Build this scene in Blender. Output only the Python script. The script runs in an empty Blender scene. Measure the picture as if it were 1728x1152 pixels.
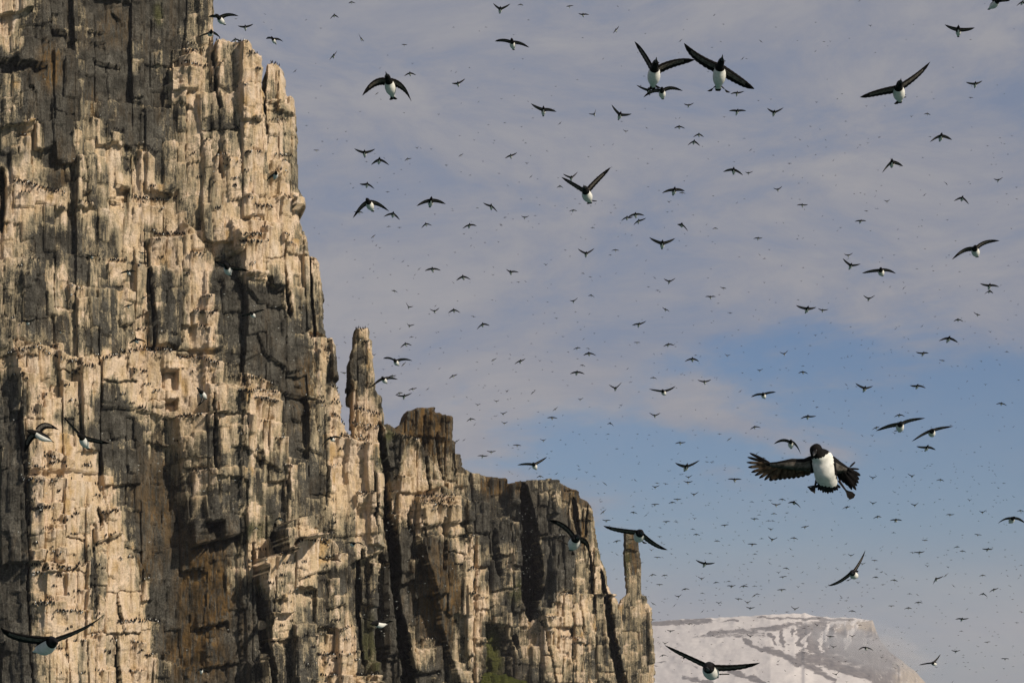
import bpy, math, random
import numpy as np
from mathutils import Vector
random.seed(7); RNG = np.random.default_rng(7)

# ------------------------------------------------------------------ camera, sky, sun, exposure
SC = bpy.context.scene
FPX = 1728 * 85.0 / 36.0                       # focal length in pixels of the 1728 px wide photograph
PITCH = math.radians(9.5)
CAM = np.array([0.0, 0.0, 4.0])
cp, sp = math.cos(PITCH), math.sin(PITCH)
F_ = np.array([0, cp, sp]); U_ = np.array([0, -sp, cp]); R_ = np.array([1.0, 0, 0])
cd = bpy.data.cameras.new('camera'); cam = bpy.data.objects.new('camera', cd)
SC.collection.objects.link(cam); SC.camera = cam
cam.location = CAM; cam.rotation_euler = (math.radians(90) + PITCH, 0, 0)
cd.lens = 85; cd.sensor_width = 36; cd.clip_start = 0.5; cd.clip_end = 60000

SUN_A, SUN_E = math.radians(50), math.radians(31)
to_sun = Vector((math.sin(SUN_A) * math.cos(SUN_E), -math.cos(SUN_A) * math.cos(SUN_E), math.sin(SUN_E)))
sl = bpy.data.lights.new('sun', 'SUN'); so = bpy.data.objects.new('sun', sl); SC.collection.objects.link(so)
sl.energy = 5.0; sl.angle = math.radians(0.5); sl.color = (1.0, 0.90, 0.76)
so.rotation_euler = to_sun.to_track_quat('Z', 'Y').to_euler(); so.location = (0, 0, 200)

SC.view_settings.view_transform = 'Standard'; SC.view_settings.look = 'None'
SC.view_settings.exposure = 0.0; SC.view_settings.gamma = 1.0; SC.view_settings.use_curve_mapping = False

W = bpy.data.worlds.new('World'); SC.world = W; W.use_nodes = True
nt = W.node_tree; nt.nodes.clear()
def N(t, nt_, **kw):
    n = nt_.nodes.new(t)
    for k, v in kw.items(): setattr(n, k, v)
    return n
def L(nt_, a, b): nt_.links.new(a, b)
def mathn(nt_, op, a, b=None, c=None, clamp=False):
    n = N('ShaderNodeMath', nt_, operation=op); n.use_clamp = clamp
    for i, x in enumerate((a, b, c)):
        if x is None: continue
        if isinstance(x, (int, float)): n.inputs[i].default_value = x
        else: L(nt_, x, n.inputs[i])
    return n.outputs[0]
def ramp(nt_, fac, stops, interp='LINEAR'):
    n = N('ShaderNodeValToRGB', nt_); n.color_ramp.interpolation = interp
    el = n.color_ramp.elements
    while len(el) < len(stops): el.new(0.5)
    for e, (p, c) in zip(el, stops):
        e.position = p; e.color = (*c, 1) if len(c) == 3 else c
    L(nt_, fac, n.inputs[0]); return n.outputs[0]
def mixc(nt_, fac, a, b, blend='MIX'):
    n = N('ShaderNodeMix', nt_, data_type='RGBA', blend_type=blend)
    for s, x in (('Factor', fac), ('A', a), ('B', b)):
        sock = [i for i in n.inputs if i.name == s and (i.type == 'VALUE' if s == 'Factor' else i.type == 'RGBA')][0]
        if isinstance(x, (int, float)): sock.default_value = x
        elif isinstance(x, tuple): sock.default_value = (*x, 1)
        else: L(nt_, x, sock)
    return [o for o in n.outputs if o.type == 'RGBA'][0]
def noise(nt_, vec, scale, detail=4, rough=0.5, dist=0.0):
    n = N('ShaderNodeTexNoise', nt_); L(nt_, vec, n.inputs['Vector'])
    n.inputs['Scale'].default_value = scale; n.inputs['Detail'].default_value = detail
    n.inputs['Roughness'].default_value = rough; n.inputs['Distortion'].default_value = dist
    return n.outputs['Fac']
def mapping(nt_, vec, scale=(1, 1, 1), rot=(0, 0, 0), loc=(0, 0, 0)):
    n = N('ShaderNodeMapping', nt_); L(nt_, vec, n.inputs['Vector'])
    n.inputs['Scale'].default_value = scale; n.inputs['Rotation'].default_value = rot; n.inputs['Location'].default_value = loc
    return n.outputs[0]

sky = N('ShaderNodeTexSky', nt, sky_type='NISHITA'); sky.sun_disc = False
sky.sun_elevation = SUN_E; sky.sun_rotation = math.pi - SUN_A
sky.air_density = 1.0; sky.dust_density = 0.6; sky.ozone_density = 1.6
tc = N('ShaderNodeTexCoord', nt); sep = N('ShaderNodeSeparateXYZ', nt); L(nt, tc.outputs['Generated'], sep.inputs[0])
den = mathn(nt, 'ADD', mathn(nt, 'MAXIMUM', sep.outputs[2], 0.0), 0.10)
px = mathn(nt, 'DIVIDE', sep.outputs[0], den); py = mathn(nt, 'DIVIDE', sep.outputs[1], den)
comb = N('ShaderNodeCombineXYZ', nt); L(nt, px, comb.inputs[0]); L(nt, py, comb.inputs[1])
m1 = mapping(nt, comb.outputs[0], (1.0, 0.55, 1), (0, 0, 0.5))
n_big = noise(nt, m1, 1.3, 5, 0.55, 0.6)
m2 = mapping(nt, comb.outputs[0], (1.6, 2.6, 1), (0, 0, -0.25))
n_wisp = noise(nt, m2, 2.6, 8, 0.62, 0.9)
m3 = mapping(nt, tc.outputs['Generated'], (7.0, 3.0, 16.0), (0, 0.16, 0))
n_fine = noise(nt, m3, 1.6, 8, 0.66, 0.5)
m4 = mapping(nt, tc.outputs['Generated'], (5.0, 2.0, 13.0), (0, 0.22, 0), (3.1, 0.4, 1.7))
n_rag = noise(nt, m4, 1.0, 7, 0.6, 0.8)
# the cloud sheet's lower edge tilts a little and is frayed by the noise
edge = mathn(nt, 'SUBTRACT', sep.outputs[2], mathn(nt, 'MULTIPLY', sep.outputs[0], 0.13))
edge = mathn(nt, 'ADD', edge, mathn(nt, 'MULTIPLY', mathn(nt, 'SUBTRACT', n_big, 0.5), 0.05))
edge = mathn(nt, 'ADD', edge, mathn(nt, 'MULTIPLY', mathn(nt, 'SUBTRACT', n_rag, 0.5), 0.20))
cov = N('ShaderNodeMapRange', nt, interpolation_type='SMOOTHSTEP'); L(nt, edge, cov.inputs[0])
cov.inputs[1].default_value = 0.112; cov.inputs[2].default_value = 0.143; cov.inputs[3].default_value = 0.04; cov.inputs[4].default_value = 0.95
wv = N('ShaderNodeMapRange', nt); L(nt, n_fine, wv.inputs[0])
wv.inputs[1].default_value = 0.3; wv.inputs[2].default_value = 0.75; wv.inputs[3].default_value = 0.16; wv.inputs[4].default_value = -0.20
low = N('ShaderNodeMapRange', nt, interpolation_type='SMOOTHSTEP'); L(nt, sep.outputs[2], low.inputs[0])
low.inputs[1].default_value = 0.098; low.inputs[2].default_value = 0.045; low.inputs[3].default_value = 0.0; low.inputs[4].default_value = 0.80
cf = mathn(nt, 'ADD', cov.outputs[0], mathn(nt, 'MULTIPLY', wv.outputs[0], -0.9))
cf = mathn(nt, 'MAXIMUM', cf, mathn(nt, 'MULTIPLY', low.outputs[0], mathn(nt, 'ADD', mathn(nt, 'MULTIPLY', mathn(nt, 'SUBTRACT', n_rag, 0.5), 1.6), 0.85)), clamp=True)
ccol = ramp(nt, mathn(nt, 'ADD', mathn(nt, 'MULTIPLY', n_fine, 0.8), mathn(nt, 'MULTIPLY', n_wisp, 0.2)), [(0.38, (0.205, 0.250, 0.350)), (0.5, (0.276, 0.292, 0.352)), (0.62, (0.336, 0.338, 0.372))])
CLOUD = ccol
bg1 = N('ShaderNodeBackground', nt); bg1.inputs[1].default_value = 0.062
tint = mixc(nt, 1.0, sky.outputs[0], (0.53, 0.76, 1.06), 'MULTIPLY'); L(nt, tint, bg1.inputs[0])
bg2 = N('ShaderNodeBackground', nt); bg2.inputs[1].default_value = 0.92; L(nt, ccol, bg2.inputs[0])
mx = N('ShaderNodeMixShader', nt); L(nt, cf, mx.inputs[0]); L(nt, bg1.outputs[0], mx.inputs[1]); L(nt, bg2.outputs[0], mx.inputs[2])
wo = N('ShaderNodeOutputWorld', nt); L(nt, mx.outputs[0], wo.inputs[0])

# ------------------------------------------------------------------ helpers
COL = SC.collection
def ray(px, py):
    u = (np.asarray(px, float) - 864) / FPX; v = (576 - np.asarray(py, float)) / FPX
    return F_ + u[..., None] * R_ + v[..., None] * U_
def at_y(px, py, Y):
    d = ray(px, py); t = np.asarray(Y, float) / d[..., 1]
    return CAM + d * t[..., None]
def at_d(px, py, D): return CAM + ray(np.float64(px), np.float64(py)) * D
def project(P):
    q = P - CAM; z = q @ F_
    return 864 + FPX * (q @ R_) / z, 576 - FPX * (q @ U_) / z
def hsh(*a):
    h = np.zeros(np.broadcast(*a).shape, dtype=np.uint64) if len(a) > 1 else np.zeros(np.asarray(a[0]).shape, dtype=np.uint64)
    for k, x in enumerate(a):
        xi = np.asarray(x).astype(np.int64).astype(np.uint64)
        h = (h ^ (xi + np.uint64(0x9E3779B97F4A7C15 + k * 7919))) * np.uint64(0xBF58476D1CE4E5B9)
        h ^= h >> np.uint64(31); h = h * np.uint64(0x94D049BB133111EB); h ^= h >> np.uint64(29)
    return (h >> np.uint64(11)).astype(np.float64) / float(1 << 53)
def vnoise(x, y, seed=0):
    xi = np.floor(x); yi = np.floor(y); fx = x - xi; fy = y - yi
    fx = fx * fx * (3 - 2 * fx); fy = fy * fy * (3 - 2 * fy)
    a = hsh(xi, yi, seed + 0 * xi); b = hsh(xi + 1, yi, seed + 0 * xi); c = hsh(xi, yi + 1, seed + 0 * xi); d = hsh(xi + 1, yi + 1, seed + 0 * xi)
    return (a * (1 - fx) + b * fx) * (1 - fy) + (c * (1 - fx) + d * fx) * fy
def fbm(x, y, seed=0, o=4, g=0.5):
    s = 0; a = 1; t = 0
    for k in range(o):
        s = s + a * vnoise(x * 2 ** k, y * 2 ** k, seed + k * 17); t += a; a *= g
    return s / t
def sstep(a, b, x):
    t = np.clip((x - a) / (b - a), 0, 1); return t * t * (3 - 2 * t)
def mesh_np(name, V, Q, attrs=None, mat=None, smooth=False):
    """V (n,3), Q (m,4) quads -> mesh"""
    me = bpy.data.meshes.new(name)
    me.vertices.add(len(V)); me.vertices.foreach_set('co', np.ascontiguousarray(V, dtype=np.float32).ravel())
    k = Q.shape[1]
    me.loops.add(Q.size); me.loops.foreach_set('vertex_index', np.ascontiguousarray(Q, dtype=np.int32).ravel())
    me.polygons.add(len(Q)); me.polygons.foreach_set('loop_start', np.arange(0, Q.size, k, dtype=np.int32))
    try: me.polygons.foreach_set('loop_total', np.full(len(Q), k, dtype=np.int32))
    except Exception: pass
    for n_, arr in (attrs or {}).items():
        a = me.attributes.new(n_, 'FLOAT', 'POINT'); a.data.foreach_set('value', np.ascontiguousarray(arr, dtype=np.float32))
    if mat: me.materials.append(mat)
    me.update(calc_edges=True)
    if smooth: me.polygons.foreach_set('use_smooth', [True] * len(Q))
    return me
def link(name, me, parent=None):
    o = bpy.data.objects.new(name, me); COL.objects.link(o)
    if parent is not None: o.parent = parent
    return o
def empty(name, loc=(0, 0, 0)):
    o = bpy.data.objects.new(name, None); COL.objects.link(o); o.location = loc; o.empty_display_size = 0.1; return o
def tag(o, label=None, cat=None, group=None, kind=None):
    if label: o['label'] = label
    if cat: o['category'] = cat
    if group: o['group'] = group
    if kind: o['kind'] = kind
    return o
def pmat(name, col=(0.5, 0.5, 0.5), rough=0.8, spec=0.3):
    m = bpy.data.materials.new(name); m.use_nodes = True
    b = m.node_tree.nodes['Principled BSDF']
    b.inputs['Base Color'].default_value = (*col, 1); b.inputs['Roughness'].default_value = rough
    b.inputs['Specular IOR Level'].default_value = spec
    return m, m.node_tree, b
# ------------------------------------------------------------------ materials
def rock_material(name, fs=1.0):
    m, t, b = pmat(name, rough=0.92, spec=0.12)
    tc = N('ShaderNodeTexCoord', t); P = tc.outputs['Object']
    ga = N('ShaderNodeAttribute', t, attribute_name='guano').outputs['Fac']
    ra = N('ShaderNodeAttribute', t, attribute_name='rust').outputs['Fac']
    gr = N('ShaderNodeAttribute', t, attribute_name='green').outputs['Fac']
    n_str = noise(t, mapping(t, P, (2.4 * fs, 2.4 * fs, 0.22 * fs)), 1.0, 7, 0.62)      # vertical runs
    n_str0 = noise(t, mapping(t, P, (1.1 * fs, 1.1 * fs, 0.10 * fs)), 1.0, 5, 0.6)
    n_str2 = noise(t, mapping(t, P, (7 * fs, 7 * fs, 0.5 * fs)), 1.0, 5, 0.6)
    n_bl = noise(t, P, 0.5 * fs, 7, 0.62, 0.4)
    n_fi = noise(t, P, 5.0 * fs, 6, 0.68)
    n_hu = noise(t, mapping(t, P, (0.35, 0.35, 0.18)), 1.0, 4, 0.5)
    k = mathn(t, 'ADD', mathn(t, 'ADD', mathn(t, 'MULTIPLY', mathn(t, 'SUBTRACT', n_str, 0.5), 0.85), mathn(t, 'MULTIPLY', mathn(t, 'SUBTRACT', n_str0, 0.5), 1.0)), mathn(t, 'MULTIPLY', mathn(t, 'SUBTRACT', n_str2, 0.5), 0.6))
    k = mathn(t, 'ADD', k, mathn(t, 'MULTIPLY', mathn(t, 'SUBTRACT', n_bl, 0.5), 1.3))
    k = mathn(t, 'ADD', k, mathn(t, 'MULTIPLY', mathn(t, 'SUBTRACT', n_fi, 0.5), 0.95))
    k = mathn(t, 'MULTIPLY', k, ramp(t, n_hu, [(0.40, (0.65,) * 3), (0.58, (1.15,) * 3)]))
    g = mathn(t, 'ADD', ga, mathn(t, 'MULTIPLY', k, 0.58))
    rock = ramp(t, mathn(t, 'ADD', mathn(t, 'MULTIPLY', n_fi, 0.5), mathn(t, 'MULTIPLY', n_bl, 0.5)),
                [(0.32, (0.013, 0.012, 0.010)), (0.46, (0.044, 0.040, 0.032)), (0.58, (0.105, 0.097, 0.080)), (0.70, (0.25, 0.23, 0.195))])
    rustc = ramp(t, n_bl, [(0.35, (0.05, 0.034, 0.016)), (0.6, (0.16, 0.095, 0.035)), (0.75, (0.25, 0.17, 0.08))])
    greenc = ramp(t, n_fi, [(0.35, (0.035, 0.038, 0.012)), (0.65, (0.11, 0.11, 0.03))])
    rm = mathn(t, 'MULTIPLY', ra, ramp(t, n_str, [(0.40, (0, 0, 0)), (0.56, (1, 1, 1))]), clamp=True)
    rock = mixc(t, rm, rock, rustc)
    rock = mixc(t, gr, rock, greenc)
    gcol = ramp(t, n_hu, [(0.32, (0.67, 0.54, 0.41)), (0.45, (0.57, 0.43, 0.27)), (0.56, (0.70, 0.55, 0.41)), (0.68, (0.48, 0.33, 0.165))])
    gcol = mixc(t, 1.0, gcol, ramp(t, n_fi, [(0.3, (0.72, 0.70, 0.66)), (0.6, (1.05, 1.05, 1.05))]), 'MULTIPLY')
    midc = ramp(t, n_str, [(0.35, (0.16, 0.138, 0.095)), (0.65, (0.36, 0.295, 0.19))])
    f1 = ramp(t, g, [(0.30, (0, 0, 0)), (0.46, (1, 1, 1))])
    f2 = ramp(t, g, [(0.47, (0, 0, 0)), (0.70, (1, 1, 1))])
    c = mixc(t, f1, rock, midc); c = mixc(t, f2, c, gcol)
    L(t, c, b.inputs['Base Color'])
    bu = N('ShaderNodeBump', t); bu.inputs['Strength'].default_value = 1.0; bu.inputs['Distance'].default_value = 0.38 / fs
    hgt = mathn(t, 'ADD', mathn(t, 'MULTIPLY', n_fi, 0.6), mathn(t, 'MULTIPLY', n_str2, 0.5))
    L(t, hgt, bu.inputs['Height']); L(t, bu.outputs[0], b.inputs['Normal'])
    return m
M_ROCK = rock_material('cliff_rock', 1.0)
M_ROCK_FAR = rock_material('far_cliff_rock', 0.85)

m, t, b = pmat('sea_water', (0.02, 0.075, 0.075), 0.18, 0.5)
tc = N('ShaderNodeTexCoord', t); bu = N('ShaderNodeBump', t); bu.inputs['Strength'].default_value = 0.6; bu.inputs['Distance'].default_value = 0.4
L(t, noise(t, tc.outputs['Object'], 0.35, 6, 0.6), bu.inputs['Height']); L(t, bu.outputs[0], b.inputs['Normal']); M_SEA = m

m, t, b = pmat('snow_and_scree', rough=0.9, spec=0.1)
tc = N('ShaderNodeTexCoord', t); P = tc.outputs['Object']
ra = N('ShaderNodeAttribute', t, attribute_name='bare').outputs['Fac']
wa = N('ShaderNodeAttribute', t, attribute_name='warm').outputs['Fac']
nn = noise(t, mapping(t, P, (0.022, 0.010, 0.07)), 1.0, 9, 0.72); nf = noise(t, P, 0.05, 6, 0.7)
f = mathn(t, 'ADD', ra, mathn(t, 'MULTIPLY', mathn(t, 'SUBTRACT', nn, 0.5), 2.3))
f = ramp(t, f, [(0.44, (0, 0, 0)), (0.66, (1, 1, 1))])
scree = ramp(t, nf, [(0.35, (0.055, 0.048, 0.050)), (0.65, (0.17, 0.145, 0.135))])
scree = mixc(t, wa, scree, ramp(t, nf, [(0.35, (0.22, 0.18, 0.14)), (0.65, (0.42, 0.35, 0.27))]))
snow = ramp(t, nn, [(0.3, (0.47, 0.43, 0.41)), (0.7, (0.62, 0.575, 0.54))])
L(t, mixc(t, f, snow, scree), b.inputs['Base Color']); M_SNOW = m

def feather(name, c1, c2, scale=60, rough=0.75):
    m, t, b = pmat(name, rough=rough, spec=0.08)
    tc = N('ShaderNodeTexCoord', t)
    n = noise(t, tc.outputs['Object'], scale, 4, 0.6)
    L(t, ramp(t, n, [(0.35, c1), (0.65, c2)]), b.inputs['Base Color'])
    bu = N('ShaderNodeBump', t); bu.inputs['Strength'].default_value = 0.35; bu.inputs['Distance'].default_value = 0.004
    L(t, n, bu.inputs['Height']); L(t, bu.outputs[0], b.inputs['Normal'])
    return m
M_DARK = feather('dark_plumage', (0.0045, 0.004, 0.004), (0.011, 0.0095, 0.009))
M_WHITE = feather('white_plumage', (0.62, 0.60, 0.54), (0.78, 0.76, 0.70), 45)
M_UNDER = feather('underwing_plumage', (0.05, 0.042, 0.034), (0.16, 0.14, 0.12), 50)
M_FLIGHT = feather('flight_feather', (0.022, 0.014, 0.009), (0.11, 0.078, 0.05), 40)
M_BILL = pmat('black_bill', (0.012, 0.011, 0.01), 0.4, 0.5)[0]
M_FOOT = feather('dark_webbed_skin', (0.009, 0.008, 0.007), (0.022, 0.018, 0.015), 80, 0.6)
M_EYE = pmat('dark_eye', (0.02, 0.012, 0.008), 0.08, 0.8)[0]
# ------------------------------------------------------------------ cliffs
# how pale (guano) or dark the rock is, with the clefts' shade painted in, cell by cell of 40 px across the faces
PALE = """
7433233355555555555555555555
6333233567777777777777777777
3223233666667666666666666666
4213323565656543333333333333
4224323455555554444444444444
4525424555565554444444444444
3525545556565554444444444444
6536467556565555555555555555
7655567566676655555555555555
6544565656766655555555555555
6434566756766633333333333333
5564564673556633333333333333
5465355573345533333333333333
5445344575335544444444444444
5544356565223645444444444444
6645677765433625444444444444
4655467866534645333333333333
4745446656644667423333333333
3764335646544676354444444444
3886323545544674455444444444
3887522544554565665542442222
2786531434644554566444155433
2776631333466545444425513544
2874651235767535442645515544
2884661135656435333625515554
2885671133365444232653356556
2875672123364463253635565555
2665672122344674263634564455
2566674332344774243633455455
""".split()
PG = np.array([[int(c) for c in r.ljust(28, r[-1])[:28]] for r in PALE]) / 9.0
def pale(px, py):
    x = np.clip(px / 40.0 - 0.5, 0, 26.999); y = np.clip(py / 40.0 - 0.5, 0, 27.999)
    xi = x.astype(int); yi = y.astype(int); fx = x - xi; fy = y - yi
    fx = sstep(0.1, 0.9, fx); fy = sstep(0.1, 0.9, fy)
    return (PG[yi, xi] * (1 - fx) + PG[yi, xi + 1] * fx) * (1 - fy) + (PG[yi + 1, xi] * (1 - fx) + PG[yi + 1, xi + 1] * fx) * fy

# ledges where birds stand: x,y pairs
LEDGES = """
364,66 372,62|400,64 420,73|421,88 441,94|457,98 478,99|497,150 505,150|315,74 328,75|312,88 346,87|293,105 320,108 350,115
364,108 377,106|430,117 442,117|400,147 417,145|455,203 484,203|425,200 440,199|413,258 441,257|364,263 382,262|465,264 495,265
375,270 396,270|465,285 487,292|470,324 490,336|413,333 428,335|431,348 461,352|418,366 435,368|442,383 456,385|405,397 443,398
405,409 443,410|260,397 316,397|321,427 345,430|313,372 330,385|476,394 488,396|480,405 500,415|340,500 357,500|325,525 362,530
330,548 350,555|223,334 250,338 280,341 298,335|20,308 30,306 60,315 80,322 110,327|35,325 50,326|103,349 115,357|135,341 155,344
115,480 140,490|185,441 215,440|232,443 250,446|15,597 28,593 50,592|55,585 70,590 90,602 115,610 135,614 160,622
168,611 190,601 215,595 240,590 280,591 295,592|85,586 100,586|20,633 47,640|95,650 120,652|123,625 138,626|65,669 78,667|52,690 64,698
73,768 90,773 112,785|35,810 58,812 95,815|220,622 245,628|300,600 335,606 370,615|400,633 430,640 465,650|400,662 440,660 470,663
430,673 470,680|410,707 420,707|440,712 452,712|465,741 485,738|478,785 495,786|325,795 355,793|300,705 340,702|558,785 575,785
50,859 90,857|88,876 100,878|70,892 92,893|38,936 60,935|78,932 94,930|33,954 70,955|72,958 90,960|95,958 122,962 135,952|55,971 75,968
95,972 108,972|125,999 137,998|55,1020 92,1021|78,1010 94,1011|93,1033 140,1034|198,1050 240,1048 270,1048|155,1073 165,1071
222,1083 240,1085|158,1132 180,1132|240,975 255,976|152,1006 165,1020|275,1103 290,1100|218,1133 240,1131|245,1105 262,1103
125,1081 145,1081|505,912 520,910 548,915 556,926|553,938 572,936|415,948 450,944|418,957 430,958|540,980 555,978|455,1007 475,1010
437,1037 450,1036|535,1105 578,1104|513,1074 520,1074|540,1072 550,1072|540,1140 575,1140|600,834 632,832|648,830 665,829|668,802 685,806
700,838 768,838|698,849 765,846|735,853 765,856|655,866 670,868|632,948 655,950|690,944 705,942|715,1075 735,1078|600,1140 640,1138
45,206 65,204|35,228 50,230|125,218 138,220|193,220 212,222|158,194 170,198|240,244 265,262|170,868 200,862|160,835 180,840|176,905 196,900
598,554 618,554|590,716 645,722|596,690 640,700|560,700 600,720|575,735 620,742|662,735 705,742|590,640 600,644|543,585 560,592
560,650 578,660|785,905 800,906|790,960 812,962|788,1000 810,1003|935,902 960,905|930,1000 960,1004|905,1040 940,1042|945,1075 985,1078
""".replace('\n', '|').split('|')
LEDGES = [[tuple(map(float, p.split(','))) for p in l.split()] for l in LEDGES if l.strip()]
# overhang lips: the rock above stands proud and throws a shadow; x,y pairs then the depth in metres
LIPS = """
0,95 30,97:1.2|28,103 82,104:1.6|92,42 116,47:1.4|66,60 86,62:.9|50,146 62,150:.8|120,62 134,64:.6|152,46 182,48:.7|158,66 182,62:.9
162,95 208,103:1.0|195,10 210,22:.7|400,470 455,470 458,487 480,487:1.0|408,490 428,512 482,516:.9|470,663 537,671:1.4|425,763 436,764:1.0
322,922 350,915 396,903:2.2|340,883 366,881:2.6|330,1060 376,1050:1.2|340,1127 390,1119:1.0|430,1085 476,1078:1.2|484,981 510,970 540,966:1.0
440,1015 460,1015:1.2|536,1030 565,1021:.9|200,308 224,310:1.4|276,622 300,624:1.2|283,674 300,671:1.3|300,597 318,598:1.6|362,438 382,440:1.3
385,430 402,428:1.6|186,333 208,336:.9|312,165 330,172:.8|455,163 488,165:.8|488,213 509,216:.9|360,135 385,150:.4|498,345 520,346:1.5
150,921 195,905:1.4|205,922 240,930:.7|225,860 240,862:.6|390,620 430,600:.5|430,570 445,600 480,620:.8|483,630 512,622:.6|600,855 640,858:.6
700,892 735,885 790,880:1.0|640,795 660,790:1.0|750,905 790,903:.5|697,1137 740,1130:1.2|620,860 640,870:.8|25,348 60,350:.4|33,492 45,490:.5
205,546 225,544:1.0|130,430 162,436:.6|140,325 152,322:.9|100,349 122,360:.7|60,1010 70,1012:.3|495,705 510,710:.9|505,755 545,765:.5
560,905 640,900:.4|640,1100 665,1105:.8|860,905 900,905:.6|905,910 960,906:.5|800,1085 850,1080:.6|905,1060 985,1056:.6|420,1115 440,1118:.7
""".replace('\n', '|').split('|')
LIPS = [([tuple(map(float, p.split(','))) for p in l.split(':')[0].split()], float(l.split(':')[1])) for l in LIPS if l.strip()]
# upright clefts: y:x:width triples then depth
CLEFTS = """
928:414:4 950:416:10 1000:424:12 1060:429:16 1152:438:20 1340:445:22;9
715:640:7 760:641:10 800:647:13 860:652:15 920:661:17 980:667:14 1040:672:16 1080:678:22 1152:689:22 1340:700:22;11
415:481:4 450:485:6 500:489:9 530:492:8;4|535:484:3 600:484:3 690:484:3;2|100:455:5 170:453:5 240:455:5;5|62:366:4 130:366:5 180:372:3;3
255:371:4 300:373:5;3|425:531:4 490:535:4 560:541:4;3|385:249:2 445:250:2;2|450:257:3 530:263:3 594:263:4;2.5|600:408:2 690:404:2;1
670:353:3 720:355:5 792:355:4;2.5|865:154:5 880:160:9 897:156:3;3|888:456:5 910:452:11 938:458:8;4|1080:190:5 1152:190:9 1340:192:9;3
1008:190:4 1050:196:8;2.5|280:7:12 330:8:10 385:6:5;3|800:480:3 842:483:3;2|880:742:5 960:740:5;2|860:690:5 880:688:7 895:690:5;3
880:710:2 930:712:3;2|640:590:3 700:588:4;2|640:29:3 720:22:4 820:28:5 1152:36:4;1.5|900:144:3 1000:146:4;1.5|905:414:2 1152:412:3;1
740:213:2 850:212:2;1|560:163:2 700:166:3 800:168:3;1.2|800:628:3 900:632:3;1.2|930:610:5 990:612:10 1060:612:9 1120:618:8;3|1060:640:8 1120:645:6;2
700:552:3 850:553:3;1.2|1000:790:3 1150:794:4;1.2|705:713:3 790:716:5 840:724:4;2.5|735:736:4 790:742:5 830:748:5;2|760:765:3 800:768:3;1.5
818:876:15 850:878:26 900:884:34 960:889:38 1000:893:34 1030:890:14 1045:890:6;34
898:826:5 930:827:9 970:834:9;4|838:976:6 870:980:10 900:984:6;4|845:1000:3 900:996:3;2|960:960:3 1152:962:3;1.5|1010:978:4 1152:985:4;2
960:1022:4 1000:1030:8 1060:1036:12 1100:1042:14 1152:1050:14 1340:1060:16;10|1070:912:8 1085:915:6;4|930:1003:3 1020:1010:3;2|1050:905:3 1152:930:4;2
940:930:2 1100:934:3;1.2|1140:834:4 1152:836:4;1|1075:860:7 1110:866:6;2|930:795:3 1040:800:3;1.5
""".replace('\n', '|').split('|')
CLEFTS = [([tuple(map(float, p.split(':'))) for p in l.split(';')[0].split()], float(l.split(';')[1])) for l in CLEFTS if l.strip()]
# slabs that stand out from (or back behind) the face
SLABS = [
 ([(-200, 560), (8, 560), (22, 640), (30, 760), (32, 900), (38, 1340), (-200, 1340)], 2.5),
 ([(32, 815), (150, 818), (200, 900), (240, 960), (262, 985), (275, 1060), (290, 1340), (40, 1340)], 1.8),
 ([(418, 948), (455, 938), (500, 908), (552, 914), (572, 940), (585, 1340), (430, 1340)], 4.0),
 ([(455, 892), (482, 880), (516, 874), (518, 912), (500, 915), (478, 914), (462, 940)], 5.2),
 ([(395, 660), (412, 640), (425, 940), (440, 1340), (395, 1340)], 1.0),
 ([(300, 700), (396, 700), (396, 905), (322, 922)], 1.4),
 ([(255, 398), (330, 397), (360, 430), (372, 590), (300, 590), (264, 590)], 1.2),
 ([(275, 624), (300, 624), (300, 658), (275, 655)], -1.2),
 ([(284, 675), (302, 672), (300, 692), (284, 690)], -1.2),
 ([(200, 310), (224, 312), (224, 334), (202, 334)], -1.4),
 ([(340, 884), (366, 882), (366, 912), (344, 915)], -1.6),
 ([(165, 610), (240, 591), (300, 592), (400, 610), (400, 700), (300, 705), (240, 690), (165, 690)], 0.9),
 ([(15, 597), (60, 587), (163, 624), (163, 800), (30, 800)], 0.9),
 ([(362, 62), (450, 80), (452, 330), (385, 340)], 0.7),
 ([(385, 375), (480, 375), (480, 486), (402, 470)], 1.0),
 ([(387, 395), (404, 395), (404, 428), (390, 428)], 1.8),
 ([(498, 318), (524, 315), (524, 346), (500, 346)], 1.5),
 ([(0, 55), (28, 55), (30, 97), (0, 95)], 0.8), ([(30, 60), (85, 62), (82, 104), (28, 103)], 0.9),
 ([(488, 150), (512, 150), (512, 216), (488, 214)], -1.0),
 ([(400, 666), (470, 666), (470, 800), (400, 760)], 0.7),
 ([(592, 950), (640, 930), (655, 950), (650, 1150), (600, 1150)], -2.0),
 ([(700, 838), (770, 838), (790, 852), (790, 1152), (770, 1152), (700, 905)], 2.4),
 ([(640, 724), (700, 742), (735, 790), (770, 820), (760, 838), (660, 832)], 0.8),
 ([(815, 1050), (850, 1055), (850, 1152), (815, 1152)], -1.5),
 ([(925, 830), (965, 830), (975, 1000), (925, 1000)], 1.0),
 ([(905, 905), (965, 905), (985, 1152), (905, 1152)], 1.2),
]
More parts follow.
